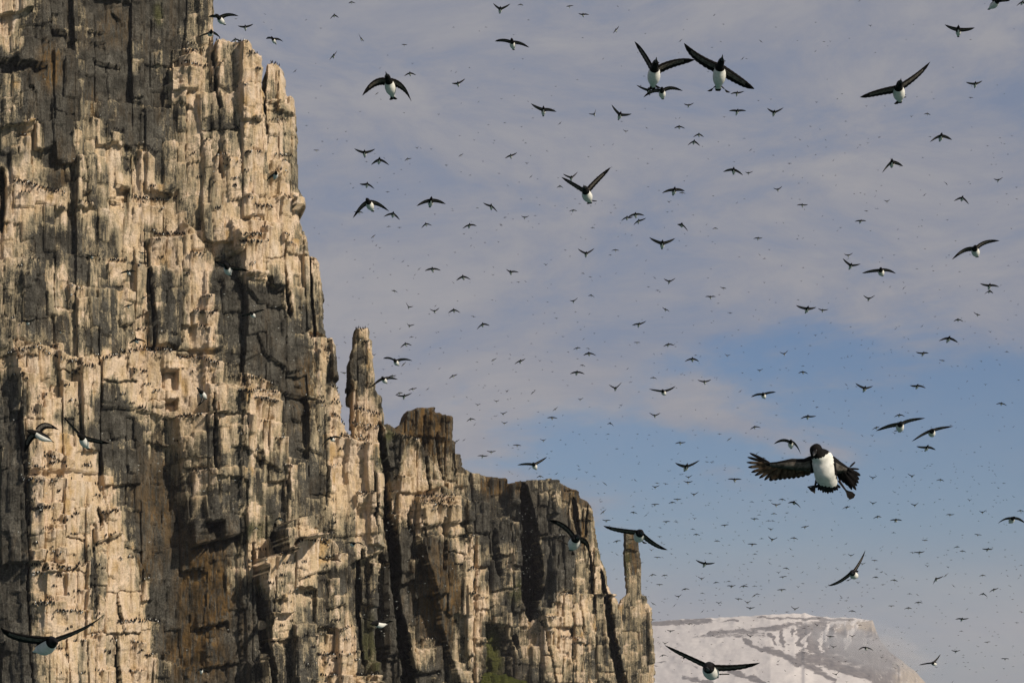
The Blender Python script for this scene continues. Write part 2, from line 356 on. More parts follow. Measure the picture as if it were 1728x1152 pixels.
RUST = [(85, 105, 18, 40, .9), (345, 1000, 45, 90, .9), (330, 1100, 50, 50, .7), (710, 715, 50, 35, 1), (830, 815, 40, 20, 1), (975, 845, 25, 45, .9),
        (1068, 940, 14, 60, .8), (1000, 870, 20, 50, .8), (160, 180, 15, 40, .5), (210, 1040, 25, 60, .7), (180, 950, 20, 60, .5), (230, 960, 30, 30, .5),
        (530, 640, 30, 60, .6), (440, 740, 25, 60, .5), (690, 760, 18, 60, .8), (740, 740, 25, 50, .7), (120, 290, 20, 40, .3), (270, 860, 40, 120, .5),
        (200, 30, 30, 40, .4), (870, 830, 14, 15, .8), (60, 940, 40, 8, .5), (330, 380, 30, 40, .3), (740, 1000, 45, 120, .55), (345, 640, 40, 30, .4)]
GREEN = [(830, 1100, 14, 45, 1), (1020, 960, 10, 40, .8), (425, 900, 22, 50, .5), (640, 760, 8, 40, .6), (1058, 960, 6, 50, .5), (628, 1100, 12, 60, .5),
         (860, 1000, 12, 20, .5), (275, 10, 8, 20, .6), (650, 735, 15, 12, .6), (1035, 1050, 5, 60, .5)]

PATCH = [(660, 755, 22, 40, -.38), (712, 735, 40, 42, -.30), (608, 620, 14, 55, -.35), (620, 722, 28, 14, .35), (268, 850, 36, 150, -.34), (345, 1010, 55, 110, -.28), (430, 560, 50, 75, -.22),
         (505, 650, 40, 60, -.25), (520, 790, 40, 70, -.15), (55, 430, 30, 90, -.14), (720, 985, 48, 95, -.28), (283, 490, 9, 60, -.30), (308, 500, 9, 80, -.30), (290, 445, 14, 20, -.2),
         (14, 900, 16, 250, -.3), (100, 810, 45, 70, .12), (60, 330, 45, 14, .25), (240, 625, 70, 26, .2), (215, 400, 30, 60, .08), (400, 160, 40, 60, .06), (130, 400, 22, 70, -.2),
         (190, 690, 30, 60, -.22), (150, 150, 70, 70, .06), (240, 110, 50, 90, .02), (120, 60, 60, 40, .06), (215, 60, 50, 50, .10), (595, 820, 20, 60, .15), (730, 865, 45, 12, .25), (480, 960, 50, 40, .1), (560, 1110, 40, 30, .2),
         (240, 1060, 30, 60, .15), (820, 960, 20, 60, .08), (940, 1080, 40, 60, .12), (925, 960, 30, 60, -.08), (660, 960, 14, 180, -.2), (400, 800, 14, 140, -.1), (880, 900, 20, 110, -.8), (700, 1000, 60, 110, -.12), (800, 860, 30, 60, -.08), (960, 900, 40, 70, -.1), (1065, 1080, 25, 70, -.05), (745, 740, 20, 40, -.1)]  # the dark entries over the clefts paint in their black shade
def poly_in(px, py, poly):
    r = np.zeros(px.shape, bool); n = len(poly)
    for i in range(n):
        x0, y0 = poly[i]; x1, y1 = poly[(i + 1) % n]
        if y0 == y1: continue
        c = ((y0 > py) != (y1 > py)) & (px < (x1 - x0) * (py - y0) / (y1 - y0) + x0)
        r ^= c
    return r
def blocks(px, py, bw, bh, seed, wob=0.35):
    xw = px + (fbm(px / (bw * 5), py / (bh * 1.5), seed, 2) - 0.5) * bw * wob * 2
    def bx(i): return (i + 0.66 * (hsh(i, 0 * i + seed) - 0.5)) * bw
    i = np.floor(xw / bw); i = np.where(xw < bx(i), i - 1, i); i = np.where(xw >= bx(i + 1), i + 1, i)
    x0, x1 = bx(i), bx(i + 1)
    yw = py + (hsh(i, 0 * i + seed + 3) - 0.5) * 9 * bh + (xw - x0) * (hsh(i, 0 * i + seed + 4) - 0.5) * 0.35 + (fbm(px / 9, py / 40, seed + 8, 2) - 0.5) * bh * 0.08
    def by(j): return (j + 0.8 * (hsh(i, j, 0 * i + seed + 5) - 0.5)) * bh
    j = np.floor(yw / bh); j = np.where(yw < by(j), j - 1, j); j = np.where(yw >= by(j + 1), j + 1, j)
    y0, y1 = by(j), by(j + 1)
    return dict(i=i, j=j, r=hsh(i, j, 0 * i + seed + 9), r2=hsh(i, j, 0 * i + seed + 10), rc=hsh(i, 0 * i + seed + 11),
                u=(xw - x0) / (x1 - x0), v=(yw - y0) / (y1 - y0), dx=np.minimum(xw - x0, x1 - xw), dl=xw - x0, dt=yw - y0, db=y1 - yw)
def line_y(pts, px):
    xs = [p[0] for p in pts]; ys = [p[1] for p in pts]
    return np.interp(px, xs, ys)
def features(px, py, sc=1.0, amp=1.0):
    """relief (m, outwards) and pigments of the rock, painted cleft shade included, at pixel (px, py) of the undisplaced face"""
    wx = (fbm(px / 22, py / 22, 51, 3) - 0.5) * 7; wy = (fbm(px / 22, py / 22, 61, 3) - 0.5) * 7
    qx, qy = px + wx, py + wy
    b1 = blocks(px, py, 44 * sc, 118 * sc, 11, 0.22); b2 = blocks(px, py, 19 * sc, 56 * sc, 23, 0.22); b3 = blocks(px, py, 7 * sc, 15 * sc, 37, 0.35)
    d = (b1['r'] - 0.5) * 2.0 * amp + (b1['rc'] - 0.5) * 1.2 * amp
    d = d + (b2['r'] - 0.5) * 0.75 * amp + (b2['rc'] - 0.5) * 0.6 * amp + (b3['r'] - 0.5) * 0.16 * amp
    d = d + (b1['v'] - 0.5) * (b1['r2'] - 0.45) * 0.8 * amp + (b2['v'] - 0.5) * (b2['r2'] - 0.4) * 0.35 * amp
    d = d + (b2['u'] - 0.5) * (b2['r2'] - 0.5) * 0.7 * amp
    # open joints
    d = d - 0.8 * amp * np.exp(-(b1['dl'] / 1.1) ** 2) * (b1['r'] > 0.5) - 0.5 * amp * np.exp(-(b2['dl'] / 1.0) ** 2) * (b2['r2'] > 0.45)
    d = d - 0.6 * amp * np.exp(-(b1['dt'] / 1.3) ** 2) * (b1['r'] > 0.4) - 0.3 * amp * np.exp(-(b2['dt'] / 1.0) ** 2) * (b2['r'] > 0.6)
    d = d + (fbm(px / 40, py / 90, 5, 4, 0.45) - 0.5) * 1.3 * amp + (fbm(px / 4, py / 9, 6, 3) - 0.5) * 0.16 * amp
    d = d - 0.35 * amp * np.exp(-(b3['dl'] / 0.8) ** 2) * (b3['r2'] > 0.72) - 0.25 * amp * np.exp(-(b3['dt'] / 0.8) ** 2) * (b3['r'] > 0.8)
    for poly, off in SLABS:
        xs = [p[0] for p in poly]; ys = [p[1] for p in poly]
        s = (qx > min(xs) - 8) & (qx < max(xs) + 8) & (qy > min(ys) - 8) & (qy < max(ys) + 8)
        if s.any(): d[s] += off * poly_in(qx[s] * 0.6 + px[s] * 0.4, qy[s] * 0.6 + py[s] * 0.4, poly)
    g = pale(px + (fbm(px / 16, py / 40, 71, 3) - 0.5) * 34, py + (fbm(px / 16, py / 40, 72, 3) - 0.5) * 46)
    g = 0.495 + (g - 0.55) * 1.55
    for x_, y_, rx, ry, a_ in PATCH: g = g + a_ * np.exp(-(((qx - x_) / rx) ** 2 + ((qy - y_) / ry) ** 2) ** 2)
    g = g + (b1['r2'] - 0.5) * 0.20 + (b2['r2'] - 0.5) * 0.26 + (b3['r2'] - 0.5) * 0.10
    g = g + 0.20 * np.exp(-b2['dt'] / (8 * sc)) * (b2['r'] > 0.45) + 0.14 * np.exp(-b1['dt'] / (16 * sc)) - 0.07
    g = g + 0.18 * (b1['rc'] - 0.5)
    for pts in LEDGES:
        xa, xb = pts[0][0], pts[-1][0]
        s = (px > xa - 6) & (px < xb + 6)
        yy = line_y(pts, px[s]) + wy[s] * 0.25; e = py[s] - yy
        edge = sstep(xa - 4, xa + 1, px[s]) * (1 - sstep(xb - 1, xb + 4, px[s]))
        Ln = 30 + 26 * vnoise(px[s] / 3.0, 0 * px[s], 91)
        below = (e > 0)
        d[s] += edge * np.where(below, 0.95 * np.exp(-np.clip(e, 0, 400) / 26), -0.35 * np.exp(-np.clip(-e, 0, 400) / 8)) * amp
        g[s] += edge * np.where(below, 0.42 * np.exp(-np.clip(e, 0, 400) / Ln), 0.12 * np.exp(-np.clip(-e, 0, 400) / 5))
    for pts, dp in LIPS:
        xa, xb = pts[0][0], pts[-1][0]
        s = (px > xa - 5) & (px < xb + 5)
        yy = line_y(pts, px[s]) + wy[s] * 0.3; e = yy - py[s]
        edge = sstep(xa - 3, xa + 1, px[s]) * (1 - sstep(xb - 1, xb + 3, px[s]))
        d[s] += edge * np.where(e > 0, 0.55 * dp * np.exp(-np.clip(e, 0, 400) / 30), -0.75 * dp * np.exp(-np.clip(-e, 0, 400) / 9))
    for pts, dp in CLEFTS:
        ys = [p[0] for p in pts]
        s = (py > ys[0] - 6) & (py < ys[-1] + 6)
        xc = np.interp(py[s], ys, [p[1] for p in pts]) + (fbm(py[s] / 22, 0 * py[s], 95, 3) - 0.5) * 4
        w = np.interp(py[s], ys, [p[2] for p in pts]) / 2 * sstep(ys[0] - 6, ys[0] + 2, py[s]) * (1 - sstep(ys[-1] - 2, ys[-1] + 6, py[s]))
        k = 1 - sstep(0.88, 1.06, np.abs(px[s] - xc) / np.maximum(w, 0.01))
        d[s] -= dp * k; g[s] -= 0.5 * k  # cut the cleft back and paint its shade into the colour
    rust = np.zeros_like(px); green = np.zeros_like(px)
    for x, y, rx, ry, a in RUST: rust = np.maximum(rust, a * np.exp(-(((qx - x) / rx) ** 2 + ((qy - y) / ry) ** 2) ** 1.5))
    rust = np.clip(rust * 1.6 + (fbm(px / 25, py / 60, 77, 3) - 0.5) * 0.9, 0, 1)
    for x, y, rx, ry, a in GREEN: green = np.maximum(green, a * np.exp(-(((qx - x) / rx) ** 2 + ((qy - y) / ry) ** 2) ** 1.5))
    bid = (b1['i'] + 500).astype(np.int64) * 1000 + (b1['j'] + 400).astype(np.int64)
    return d, g, rust, np.clip(green * 1.2, 0, 1), bid

RAS = {}                      # 2 px raster: nearest rock point of every body, for setting birds on ledges
RW, RH = 700, 620
ras_y = np.full((RH, RW), 1e9); ras_p = np.zeros((RH, RW, 3))
def rast(P):
    x, y = project(P)
    xi = ((x + 100) / 2).astype(int); yi = (y / 2).astype(int)
    ok = (xi >= 0) & (xi < RW) & (yi >= 0) & (yi < RH)
    xi, yi, Q = xi[ok], yi[ok], P[ok]
    o = np.argsort(-Q[:, 1]); xi, yi, Q = xi[o], yi[o], Q[o]
    new = Q[:, 1] < ras_y[yi, xi]
    xi, yi, Q = xi[new], yi[new], Q[new]
    ras_y[yi, xi] = Q[:, 1]; ras_p[yi, xi] = Q
DIR = np.array([0.34, -0.94, 0.0]); DIR /= np.linalg.norm(DIR)

def body(parent, poly, Yf, thick, step=(1.5, 1.9), sc=1.0, amp=1.0, roll=(0, 10), jit=2.0, mat=None, part='rock_block', extra=None, gmod=0.0):
    xs = [p[0] for p in poly]; ys = [p[1] for p in poly]
    gx = np.arange(min(xs), max(xs) + step[0], step[0]); gy = np.arange(min(ys), max(ys) + step[1], step[1])
    PX, PY = np.meshgrid(gx, gy)
    jx = (fbm(PX / 7, PY / 7, 201, 3) - 0.5) * 2 * jit; jy = (fbm(PX / 7, PY / 7, 301, 3) - 0.5) * 2 * jit
    keepv = poly_in(PX + jx, PY + jy, poly)
    keep = keepv[:-1, :-1] & keepv[1:, 1:] & keepv[1:, :-1] & keepv[:-1, 1:]
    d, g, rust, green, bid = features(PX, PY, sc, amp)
    if extra is not None: d = d + extra(PX, PY)
    # round the flanks back
    big = 1e9
    dr = np.zeros_like(d)
    xr = np.where(keepv, PX, -big).max(1)[:, None]; xl = np.where(keepv, PX, big).min(1)[:, None]
    if roll[1]: 
        q = np.clip(1 - (xr - PX) / roll[1], 0, 1.2); dr = dr + 2.0 * q ** 3
    if roll[0]:
        q = np.clip(1 - (PX - xl) / roll[0], 0, 1.2); dr = dr + 5.0 * q ** 1.6
    yt = np.where(keepv, PY, big).min(0)[None, :]
    q = np.clip(1 - (PY - yt) / 5, 0, 1.2); dr = dr + 0.5 * q ** 2
    P = at_y(PX, PY, Yf(PX, PY) + 0 * PX)
    rd = np.stack([P[..., 0] / P[..., 1], np.ones_like(PX), 0 * PX], -1)
    P = P + DIR * np.clip(d, -2.5, 99)[..., None] + rd * (dr - np.clip(d + 2.5, -99, 0))[..., None]
    n = PX.shape[1]
    idx = np.arange(PX.size).reshape(PX.shape)
    jj, ii = np.nonzero(keep)
    Q = np.stack([idx[jj + 1, ii], idx[jj + 1, ii + 1], idx[jj, ii + 1], idx[jj, ii]], 1)
    V = P.reshape(-1, 3); A = dict(guano=(g + gmod).ravel(), rust=rust.ravel(), green=green.ravel())  # guano also carries the shade painted into the clefts
    rast(V[np.unique(Q)])
    fb = bid[jj, ii]
    # split along the big joints: each block is a part
    ids, inv, cnt = np.unique(fb, return_inverse=True, return_counts=True)
    order = np.argsort(-cnt); rank = np.empty_like(order); rank[order] = np.arange(len(order))
    lim = body.limit
    small = (rank >= lim) | (cnt < 260)
    lab = np.where(small[inv], -1, inv)
    o = np.argsort(lab, kind='stable'); lab_s = lab[o]; cuts = np.nonzero(np.diff(lab_s))[0] + 1
    for chunk in np.split(o, cuts):
        q = Q[chunk]; u, iv = np.unique(q, return_inverse=True)
        me = mesh_np(part, V[u], iv.reshape(-1, 4), {k: a[u] for k, a in A.items()}, mat)
        if lab[chunk[0]] == -1:
            ob = link('rubble_rock', me, parent); ob['kind'] = 'stuff'
        else: link(part, me, parent)
    # flanks, top and back: the outline pushed back into the hill
    K = keep; H, Wd = K.shape
    Kp = np.pad(K, 1)
    E = []
    a = K & ~Kp[:-2, 1:-1]; j, i = np.nonzero(a); E.append(np.stack([idx[j, i], idx[j, i + 1]], 1))           # top edge
    a = K & ~Kp[2:, 1:-1]; j, i = np.nonzero(a); E.append(np.stack([idx[j + 1, i + 1], idx[j + 1, i]], 1))     # bottom
    a = K & ~Kp[1:-1, :-2]; j, i = np.nonzero(a); E.append(np.stack([idx[j + 1, i], idx[j, i]], 1))            # left
    a = K & ~Kp[1:-1, 2:]; j, i = np.nonzero(a); E.append(np.stack([idx[j, i + 1], idx[j + 1, i + 1]], 1))     # right
    E = np.concatenate(E); u, iv = np.unique(E, return_inverse=True); iv = iv.reshape(-1, 2)
    steps = [0, 0.04, 0.12, 0.3, 0.6, 1.0]
    VV = []; m_ = len(u)
    hx = max((V[u][:, 0].max() - V[u][:, 0].min()) / 2, 1); mx_ = V[u][:, 0].min() + hx
    def back(p, s):
        w = (p[:, 0] - mx_) / hx
        return np.stack([p[:, 0] / p[:, 1] - 0.20 * np.sign(w) * np.abs(w) ** 1.5, np.ones(len(p)), 0 * w], 1) * s * thick
    cen = V[u].mean(0)
    for s in steps:
        p = V[u] + back(V[u], s)
        if s > 0:
            nz = (fbm(u * 0 + V[u][:, 0] / 1.5, V[u][:, 2] / 1.5 + s * 9, 400, 3) - 0.5)
            p = p + np.stack([nz * 1.0, 0 * nz, nz * 0.9 - 0.05 * s * thick * (V[u][:, 2] > cen[2])], 1)
        VV.append(p)
    VV = np.concatenate(VV); QQ = []
    for s in range(len(steps) - 1):
        QQ.append(np.stack([iv[:, 1] + s * m_, iv[:, 0] + s * m_, iv[:, 0] + (s + 1) * m_, iv[:, 1] + (s + 1) * m_], 1))
    QQ = np.concatenate(QQ)
    AA = {k: np.tile(a[u], len(steps)) for k, a in A.items()}
    # coarse back sheet
    st = 8
    cj, ci = np.nonzero(K[::st, ::st]); cj *= st; ci *= st
    cj2 = np.minimum(cj + st, H); ci2 = np.minimum(ci + st, Wd)
    bq = np.stack([idx[cj, ci], idx[cj, ci2], idx[cj2, ci2], idx[cj2, ci]], 1)
    bu, biv = np.unique(bq, return_inverse=True)
    VB = V[bu] + back(V[bu], 1.0)
    QQ = np.concatenate([QQ, biv.reshape(-1, 4) + len(VV)])
    AA = {k: np.concatenate([AA[k], A[k][bu]]) for k in AA}
    me = mesh_np('rear_rock', np.concatenate([VV, VB]), QQ, AA, mat)
    link('rear_rock', me, parent)
body.limit = 290

def build_cliffs():
    body.limit = 280
    cliff = tag(empty('cliff', (-30, 300, 0)), 'tall streaked bird cliff of dark columns whitened by guano', kind='structure')
    cliff.location = (0, 0, 0)
    poly = [(-150, -60), (366, -60), (366, 40), (362, 60), (372, 62), (383, 55), (393, 62), (412, 68), (421, 76), (422, 88), (439, 93), (441, 110),
            (443, 150), (446, 192), (448, 225), (453, 225), (453, 105), (458, 98), (476, 98), (487, 104), (490, 122), (493, 148), (505, 150), (508, 168), (511, 210),
            (510, 235), (513, 300), (520, 315), (520, 343), (511, 350), (518, 375), (524, 405), (529, 430), (531, 421), (540, 419), (547, 425), (550, 450),
            (554, 480), (556, 540), (561, 560), (568, 580), (573, 610), (576, 640), (580, 655), (583, 702), (588, 724), (598, 740), (640, 748), (645, 1345), (-150, 1345)]
    def ex(px, py):
        d = np.where((px > 452) & (py < 330), -1.8, 0.0)
        d = d + np.where((px > 529) & (py < 565), -2.5, 0.0)
        d = d + 3.0 * np.exp(-((px - 60) / 70) ** 2) * sstep(200, 900, py)
        d = d - 2.0 * np.exp(-((px - 285) / 45) ** 2) * sstep(600, 800, py)
        d = d + 1.6 * np.sin(px / 52.0) + (py - 576) * 0.004
        return d
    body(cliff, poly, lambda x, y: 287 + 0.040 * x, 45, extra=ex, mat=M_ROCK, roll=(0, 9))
    body.limit = 60
    sp_ = tag(empty('rock_spire'), 'slender dark rock spire rising beside the main cliff edge', 'rock spire')
    poly = [(588, 790), (589, 720), (590, 655), (585, 640), (583, 608), (588, 604), (589, 590), (594, 579), (595, 552), (622, 551), (623, 570), (626, 585), (628, 610), (632, 632),
            (633, 650), (638, 660), (645, 672), (648, 695), (648, 712), (650, 745), (650, 790)]
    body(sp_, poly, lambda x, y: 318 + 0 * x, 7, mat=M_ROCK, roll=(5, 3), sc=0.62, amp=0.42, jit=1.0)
    tw = tag(empty('rock_tower'), 'flat topped brown rock tower behind the grey buttress', 'rock tower')
    poly = [(656, 722), (670, 712), (676, 696), (690, 688), (728, 687), (729, 694), (743, 696), (743, 699), (759, 698), (762, 704), (763, 737), (767, 744), (768, 762), (779, 765), (781, 784), (792, 792), (798, 900), (805, 1345), (656, 1345)]
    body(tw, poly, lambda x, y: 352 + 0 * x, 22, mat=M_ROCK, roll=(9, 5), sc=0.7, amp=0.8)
    bt = tag(empty('rock_buttress'), 'grey rock buttress with a bird ledge right of the black cleft', 'rock buttress')
    poly = [(624, 722), (634, 716), (650, 711), (663, 717), (690, 733), (702, 744), (722, 762), (733, 790), (740, 812), (768, 826), (786, 840), (792, 900), (796, 1345), (632, 1345)]
    body.limit = 120
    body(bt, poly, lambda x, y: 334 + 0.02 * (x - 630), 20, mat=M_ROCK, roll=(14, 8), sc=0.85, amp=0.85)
    body.limit = 200
    fc = tag(empty('distant_cliff'), 'farther grey cliff wall with a black vertical cleft', kind='structure')
    poly = [(650, 812), (700, 806), (765, 800), (780, 792), (790, 795), (820, 803), (848, 807), (850, 817), (864, 814), (880, 811), (920, 808), (945, 812), (961, 822), (964, 815), (985, 822),
            (987, 832), (1000, 838), (1008, 850), (1012, 880), (1018, 920), (1025, 945), (1031, 960), (1035, 985), (1048, 1012), (1060, 1152), (1066, 1345), (650, 1345)]
    def ex2(px, py):
        return 2.0 * np.sin((px - 850) / 38.0) + np.where(px < 866, 3.5, 0) + np.where((px > 962) & (py < 1000), -4.0, 0)
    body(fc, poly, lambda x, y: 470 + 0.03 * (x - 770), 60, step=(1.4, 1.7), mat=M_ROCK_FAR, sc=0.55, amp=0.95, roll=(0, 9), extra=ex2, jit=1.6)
    body.limit = 60
    st = tag(empty('rock_pinnacle'), 'thin square pinnacle standing on a rounded rock at the cliff end', 'rock pinnacle')
    poly = [(1052, 892), (1077, 893), (1079, 940), (1082, 1000), (1091, 1005), (1097, 1030), (1101, 1075), (1105, 1110), (1105, 1152), (1112, 1345), (1036, 1345),
            (1038, 1100), (1040, 1025), (1045, 1010), (1056, 1002), (1053, 950)]
    body(st, poly, lambda x, y: 486 + 0 * x, 12, step=(1.3, 1.6), mat=M_ROCK_FAR, sc=0.5, amp=0.35, roll=(2, 3), jit=0.8)
    gs = tag(empty('grass_slope'), 'steep green grass slope at the foot of the cliffs', kind='structure')
    poly = [(806, 1160), (814, 1140), (824, 1131), (850, 1137), (880, 1146), (900, 1158), (930, 1185), (950, 1345), (790, 1345)]
    body.limit = 0
    body(gs, poly, lambda x, y: 455 - 0.25 * (y - 1125), 20, step=(1.6, 1.6), mat=M_GRASS, sc=0.5, amp=0.35, roll=(0, 0), extra=None)
m, t, b = pmat('slope_grass', rough=0.95, spec=0.05)
tc = N('ShaderNodeTexCoord', t)
L(t, ramp(t, noise(t, tc.outputs['Object'], 1.6, 7, 0.7), [(0.3, (0.014, 0.017, 0.005)), (0.55, (0.045, 0.05, 0.010)), (0.7, (0.10, 0.085, 0.03))]), b.inputs['Base Color'])
M_GRASS = m
build_cliffs()
# ------------------------------------------------------------------ sea, snowy mountain, haze
def build_far():
    s = 26000
    me = mesh_np('sea', np.array([(-s, -3000, 0), (s, -3000, 0), (s, 2 * s, 0), (-s, 2 * s, 0)], float), np.array([[0, 1, 2, 3]]), mat=M_SEA)
    tag(link('sea', me), 'calm green grey sea below the cliffs', kind='structure')
    top = [(600, 1060), (900, 1056), (1095, 1050), (1150, 1044), (1220, 1041), (1310, 1036), (1340, 1034), (1352, 1036), (1358, 1033), (1372, 1038), (1400, 1041),
           (1440, 1042), (1473, 1046), (1477, 1060), (1486, 1080), (1500, 1098), (1520, 1113), (1545, 1132), (1560, 1150), (1600, 1185), (1700, 1235)]
    gx = np.arange(600, 1700, 2.0); V = []
    rows = np.concatenate([np.arange(0, 130, 1.5), np.arange(130, 260, 10)])
    PX, RR = np.meshgrid(gx, rows)
    TY = np.interp(PX, [p[0] for p in top], [p[1] for p in top])
    PY = TY + RR + (fbm(PX / 9, 0 * PX, 3, 4) - 0.5) * 3.0 * np.exp(-RR / 4)
    Y0 = 8600 + 0.9 * np.abs(PX - 1300)
    Yd = Y0 - RR * 7.0
    rel = (fbm(PX / 40, PY / 30, 13, 6, 0.55) - 0.5) * 60
    cliffy = sstep(1300, 1420, PX) * sstep(8, 16, RR) * (1 - sstep(30, 70, RR))
    rel = rel + (fbm(PX / 7, PY / 60, 15, 4) - 0.5) * 150 * cliffy
    P = at_y(PX, PY, Yd - rel); P[..., 2] = np.maximum(P[..., 2], -30)
    bare = np.zeros_like(PX); warm = np.zeros_like(PX)
    qx = PX + (fbm(PX / 12, PY / 6, 21, 4) - 0.5) * 16; qy = PY + (fbm(PX / 14, PY / 8, 22, 4) - 0.5) * 9
    def stroke(pts, th, val=1.0, target=None):
        nonlocal bare
        for (x0, y0), (x1, y1) in zip(pts[:-1], pts[1:]):
            dx, dy = x1 - x0, y1 - y0; t_ = np.clip(((qx - x0) * dx + (qy - y0) * dy) / (dx * dx + dy * dy), 0, 1)
            dd = np.hypot(qx - x0 - t_ * dx, qy - y0 - t_ * dy)
            f = val * 0.9 * (1 - sstep(th * 0.15, th * 1.05, dd))
            bare = np.maximum(bare, f)
    stroke([(1060, 1052), (1200, 1048)], 7); stroke([(1200, 1048), (1250, 1046)], 3, .8)
    stroke([(1200, 1070), (1290, 1061), (1340, 1055), (1400, 1050)], 11, .78)
    stroke([(1280, 1041), (1320, 1041), (1390, 1044), (1440, 1045)], 3.5)
    stroke([(1170, 1073), (1290, 1071)], 5, .6)
    stroke([(1252, 1078), (1284, 1095)], 7); stroke([(1292, 1092), (1340, 1114), (1380, 1130), (1405, 1145)], 10)
    stroke([(1350, 1106), (1400, 1119), (1450, 1134), (1480, 1150)], 16); stroke([(1300, 1070), (1312, 1086)], 5); stroke([(1318, 1068), (1322, 1088)], 7)
    stroke([(1230, 1130), (1262, 1142), (1290, 1154)], 9, .9); stroke([(1155, 1142), (1200, 1152)], 7, .8); stroke([(1110, 1116), (1150, 1118), (1180, 1124)], 3, .7)
    fp = [(1335, 1060), (1400, 1050), (1475, 1046), (1700, 1250), (1500, 1160), (1440, 1128), (1400, 1112), (1360, 1098), (1340, 1082)]
    inn = poly_in(qx, qy, fp); bare = np.maximum(bare, inn * 0.80)
    gul = vnoise(qx / 6 + qy / 14, qy / 30, 29)
    bare = bare - inn * (gul > 0.8) * sstep(1108, 1090, qy) * (1 - sstep(1440, 1480, qx)) * 0.9
    warm = np.maximum(sstep(1395, 1430, qx) * (1 - sstep(1060, 1068, qy)) * sstep(1044, 1048, qy), sstep(1500, 1525, qx) * sstep(1105, 1115, qy))
    idx = np.arange(PX.size).reshape(PX.shape)
    Q = np.stack([idx[1:, :-1], idx[1:, 1:], idx[:-1, 1:], idx[:-1, :-1]], -1).reshape(-1, 4)
    V = P.reshape(-1, 3)
    # plateau behind the rim and the hidden rear slope
    T0 = P[0]; back1 = T0 + np.array([0, 2500.0, 30]); back2 = T0 + np.array([0, 4500.0, 0]); back2[:, 2] = -30
    nb = len(V); V = np.concatenate([V, back1, back2]); n = PX.shape[1]; i = np.arange(n - 1)
    Q = np.concatenate([Q, np.stack([i, i + 1, nb + i + 1, nb + i], 1), np.stack([nb + i, nb + i + 1, nb + n + i + 1, nb + n + i], 1)])
    me = mesh_np('snowy_mountain', V, Q, dict(bare=np.concatenate([bare.ravel(), np.zeros(2 * n)]), warm=np.concatenate([warm.ravel(), np.zeros(2 * n)])), M_SNOW, smooth=True)
    tag(link('snowy_mountain', me), 'snow covered flat topped mountain beyond the cliffs', kind='structure')
    # haze
    hz = [(-6000, -400, -2), (7000, -400, -2), (7000, 14000, -2), (-6000, 14000, -2), (-6000, -400, 700), (7000, -400, 700), (7000, 14000, 700), (-6000, 14000, 700)]
    me = mesh_np('haze', np.array(hz, float), np.array([[3, 2, 1, 0], [4, 5, 6, 7], [0, 1, 5, 4], [1, 2, 6, 5], [2, 3, 7, 6], [3, 0, 4, 7]]))
    mh = bpy.data.materials.new('haze_air'); mh.use_nodes = True; t = mh.node_tree; t.nodes.clear()
    v = N('ShaderNodeVolumePrincipled', t); v.inputs['Density'].default_value = 5.0e-5; v.inputs['Color'].default_value = (0.92, 0.90, 0.95, 1)
    v.inputs['Anisotropy'].default_value = 0.0
    o = N('ShaderNodeOutputMaterial', t); L(t, v.outputs[0], o.inputs['Volume']); me.materials.append(mh)
    tag(link('haze', me), 'thin blue haze over the sea', kind='stuff')
def mist(name, cx, cy, Y, rx, ry, rz, dens, rot, label):
    bpy_me = MIST_ME(); o = link(name, bpy_me); o.location = at_y(cx, cy, Y); o.scale = (rx, ry, rz); o.rotation_euler = (0, rot, 0)
    mh = bpy.data.materials.new(name); mh.use_nodes = True; t = mh.node_tree; t.nodes.clear()
    tc = N('ShaderNodeTexCoord', t); ln = N('ShaderNodeVectorMath', t, operation='LENGTH'); L(t, tc.outputs['Object'], ln.inputs[0])
    fall = N('ShaderNodeMapRange', t, interpolation_type='SMOOTHSTEP'); L(t, ln.outputs['Value'], fall.inputs[0])
    fall.inputs[1].default_value = 1.0; fall.inputs[2].default_value = 0.25; fall.inputs[3].default_value = 0; fall.inputs[4].default_value = 1
    n = noise(t, mapping(t, tc.outputs['Object'], (1.5, 1.0, 2.0)), 1.3, 4, 0.6)
    d = mathn(t, 'MULTIPLY', mathn(t, 'MULTIPLY', fall.outputs[0], ramp(t, n, [(0.40, (0.05,) * 3), (0.62, (1,) * 3)])), dens)
    v = N('ShaderNodeVolumePrincipled', t); L(t, d, v.inputs['Density']); v.inputs['Color'].default_value = (0.93, 0.92, 0.93, 1)
    o_ = N('ShaderNodeOutputMaterial', t); L(t, v.outputs[0], o_.inputs['Volume']); bpy_me.materials.append(mh)
    tag(o, label, kind='stuff')
def MIST_ME():
    vs = []; n1, n2 = 10, 16
    for i in range(n1 + 1):
        for j in range(n2):
            a, b = math.pi * i / n1, 2 * math.pi * j / n2; vs.append((math.sin(a) * math.cos(b), math.sin(a) * math.sin(b), math.cos(a)))
    q = [(i * n2 + j, (i + 1) * n2 + j, (i + 1) * n2 + (j + 1) % n2, i * n2 + (j + 1) % n2) for i in range(n1) for j in range(n2)]
    return mesh_np('mist', np.array(vs), np.array(q))
build_far()
mist('mist', 1465, 1090, 7500, 260, 260, 95, 0.0075, 0.30, 'grey mist clinging to the shoulder of the snowy mountain')
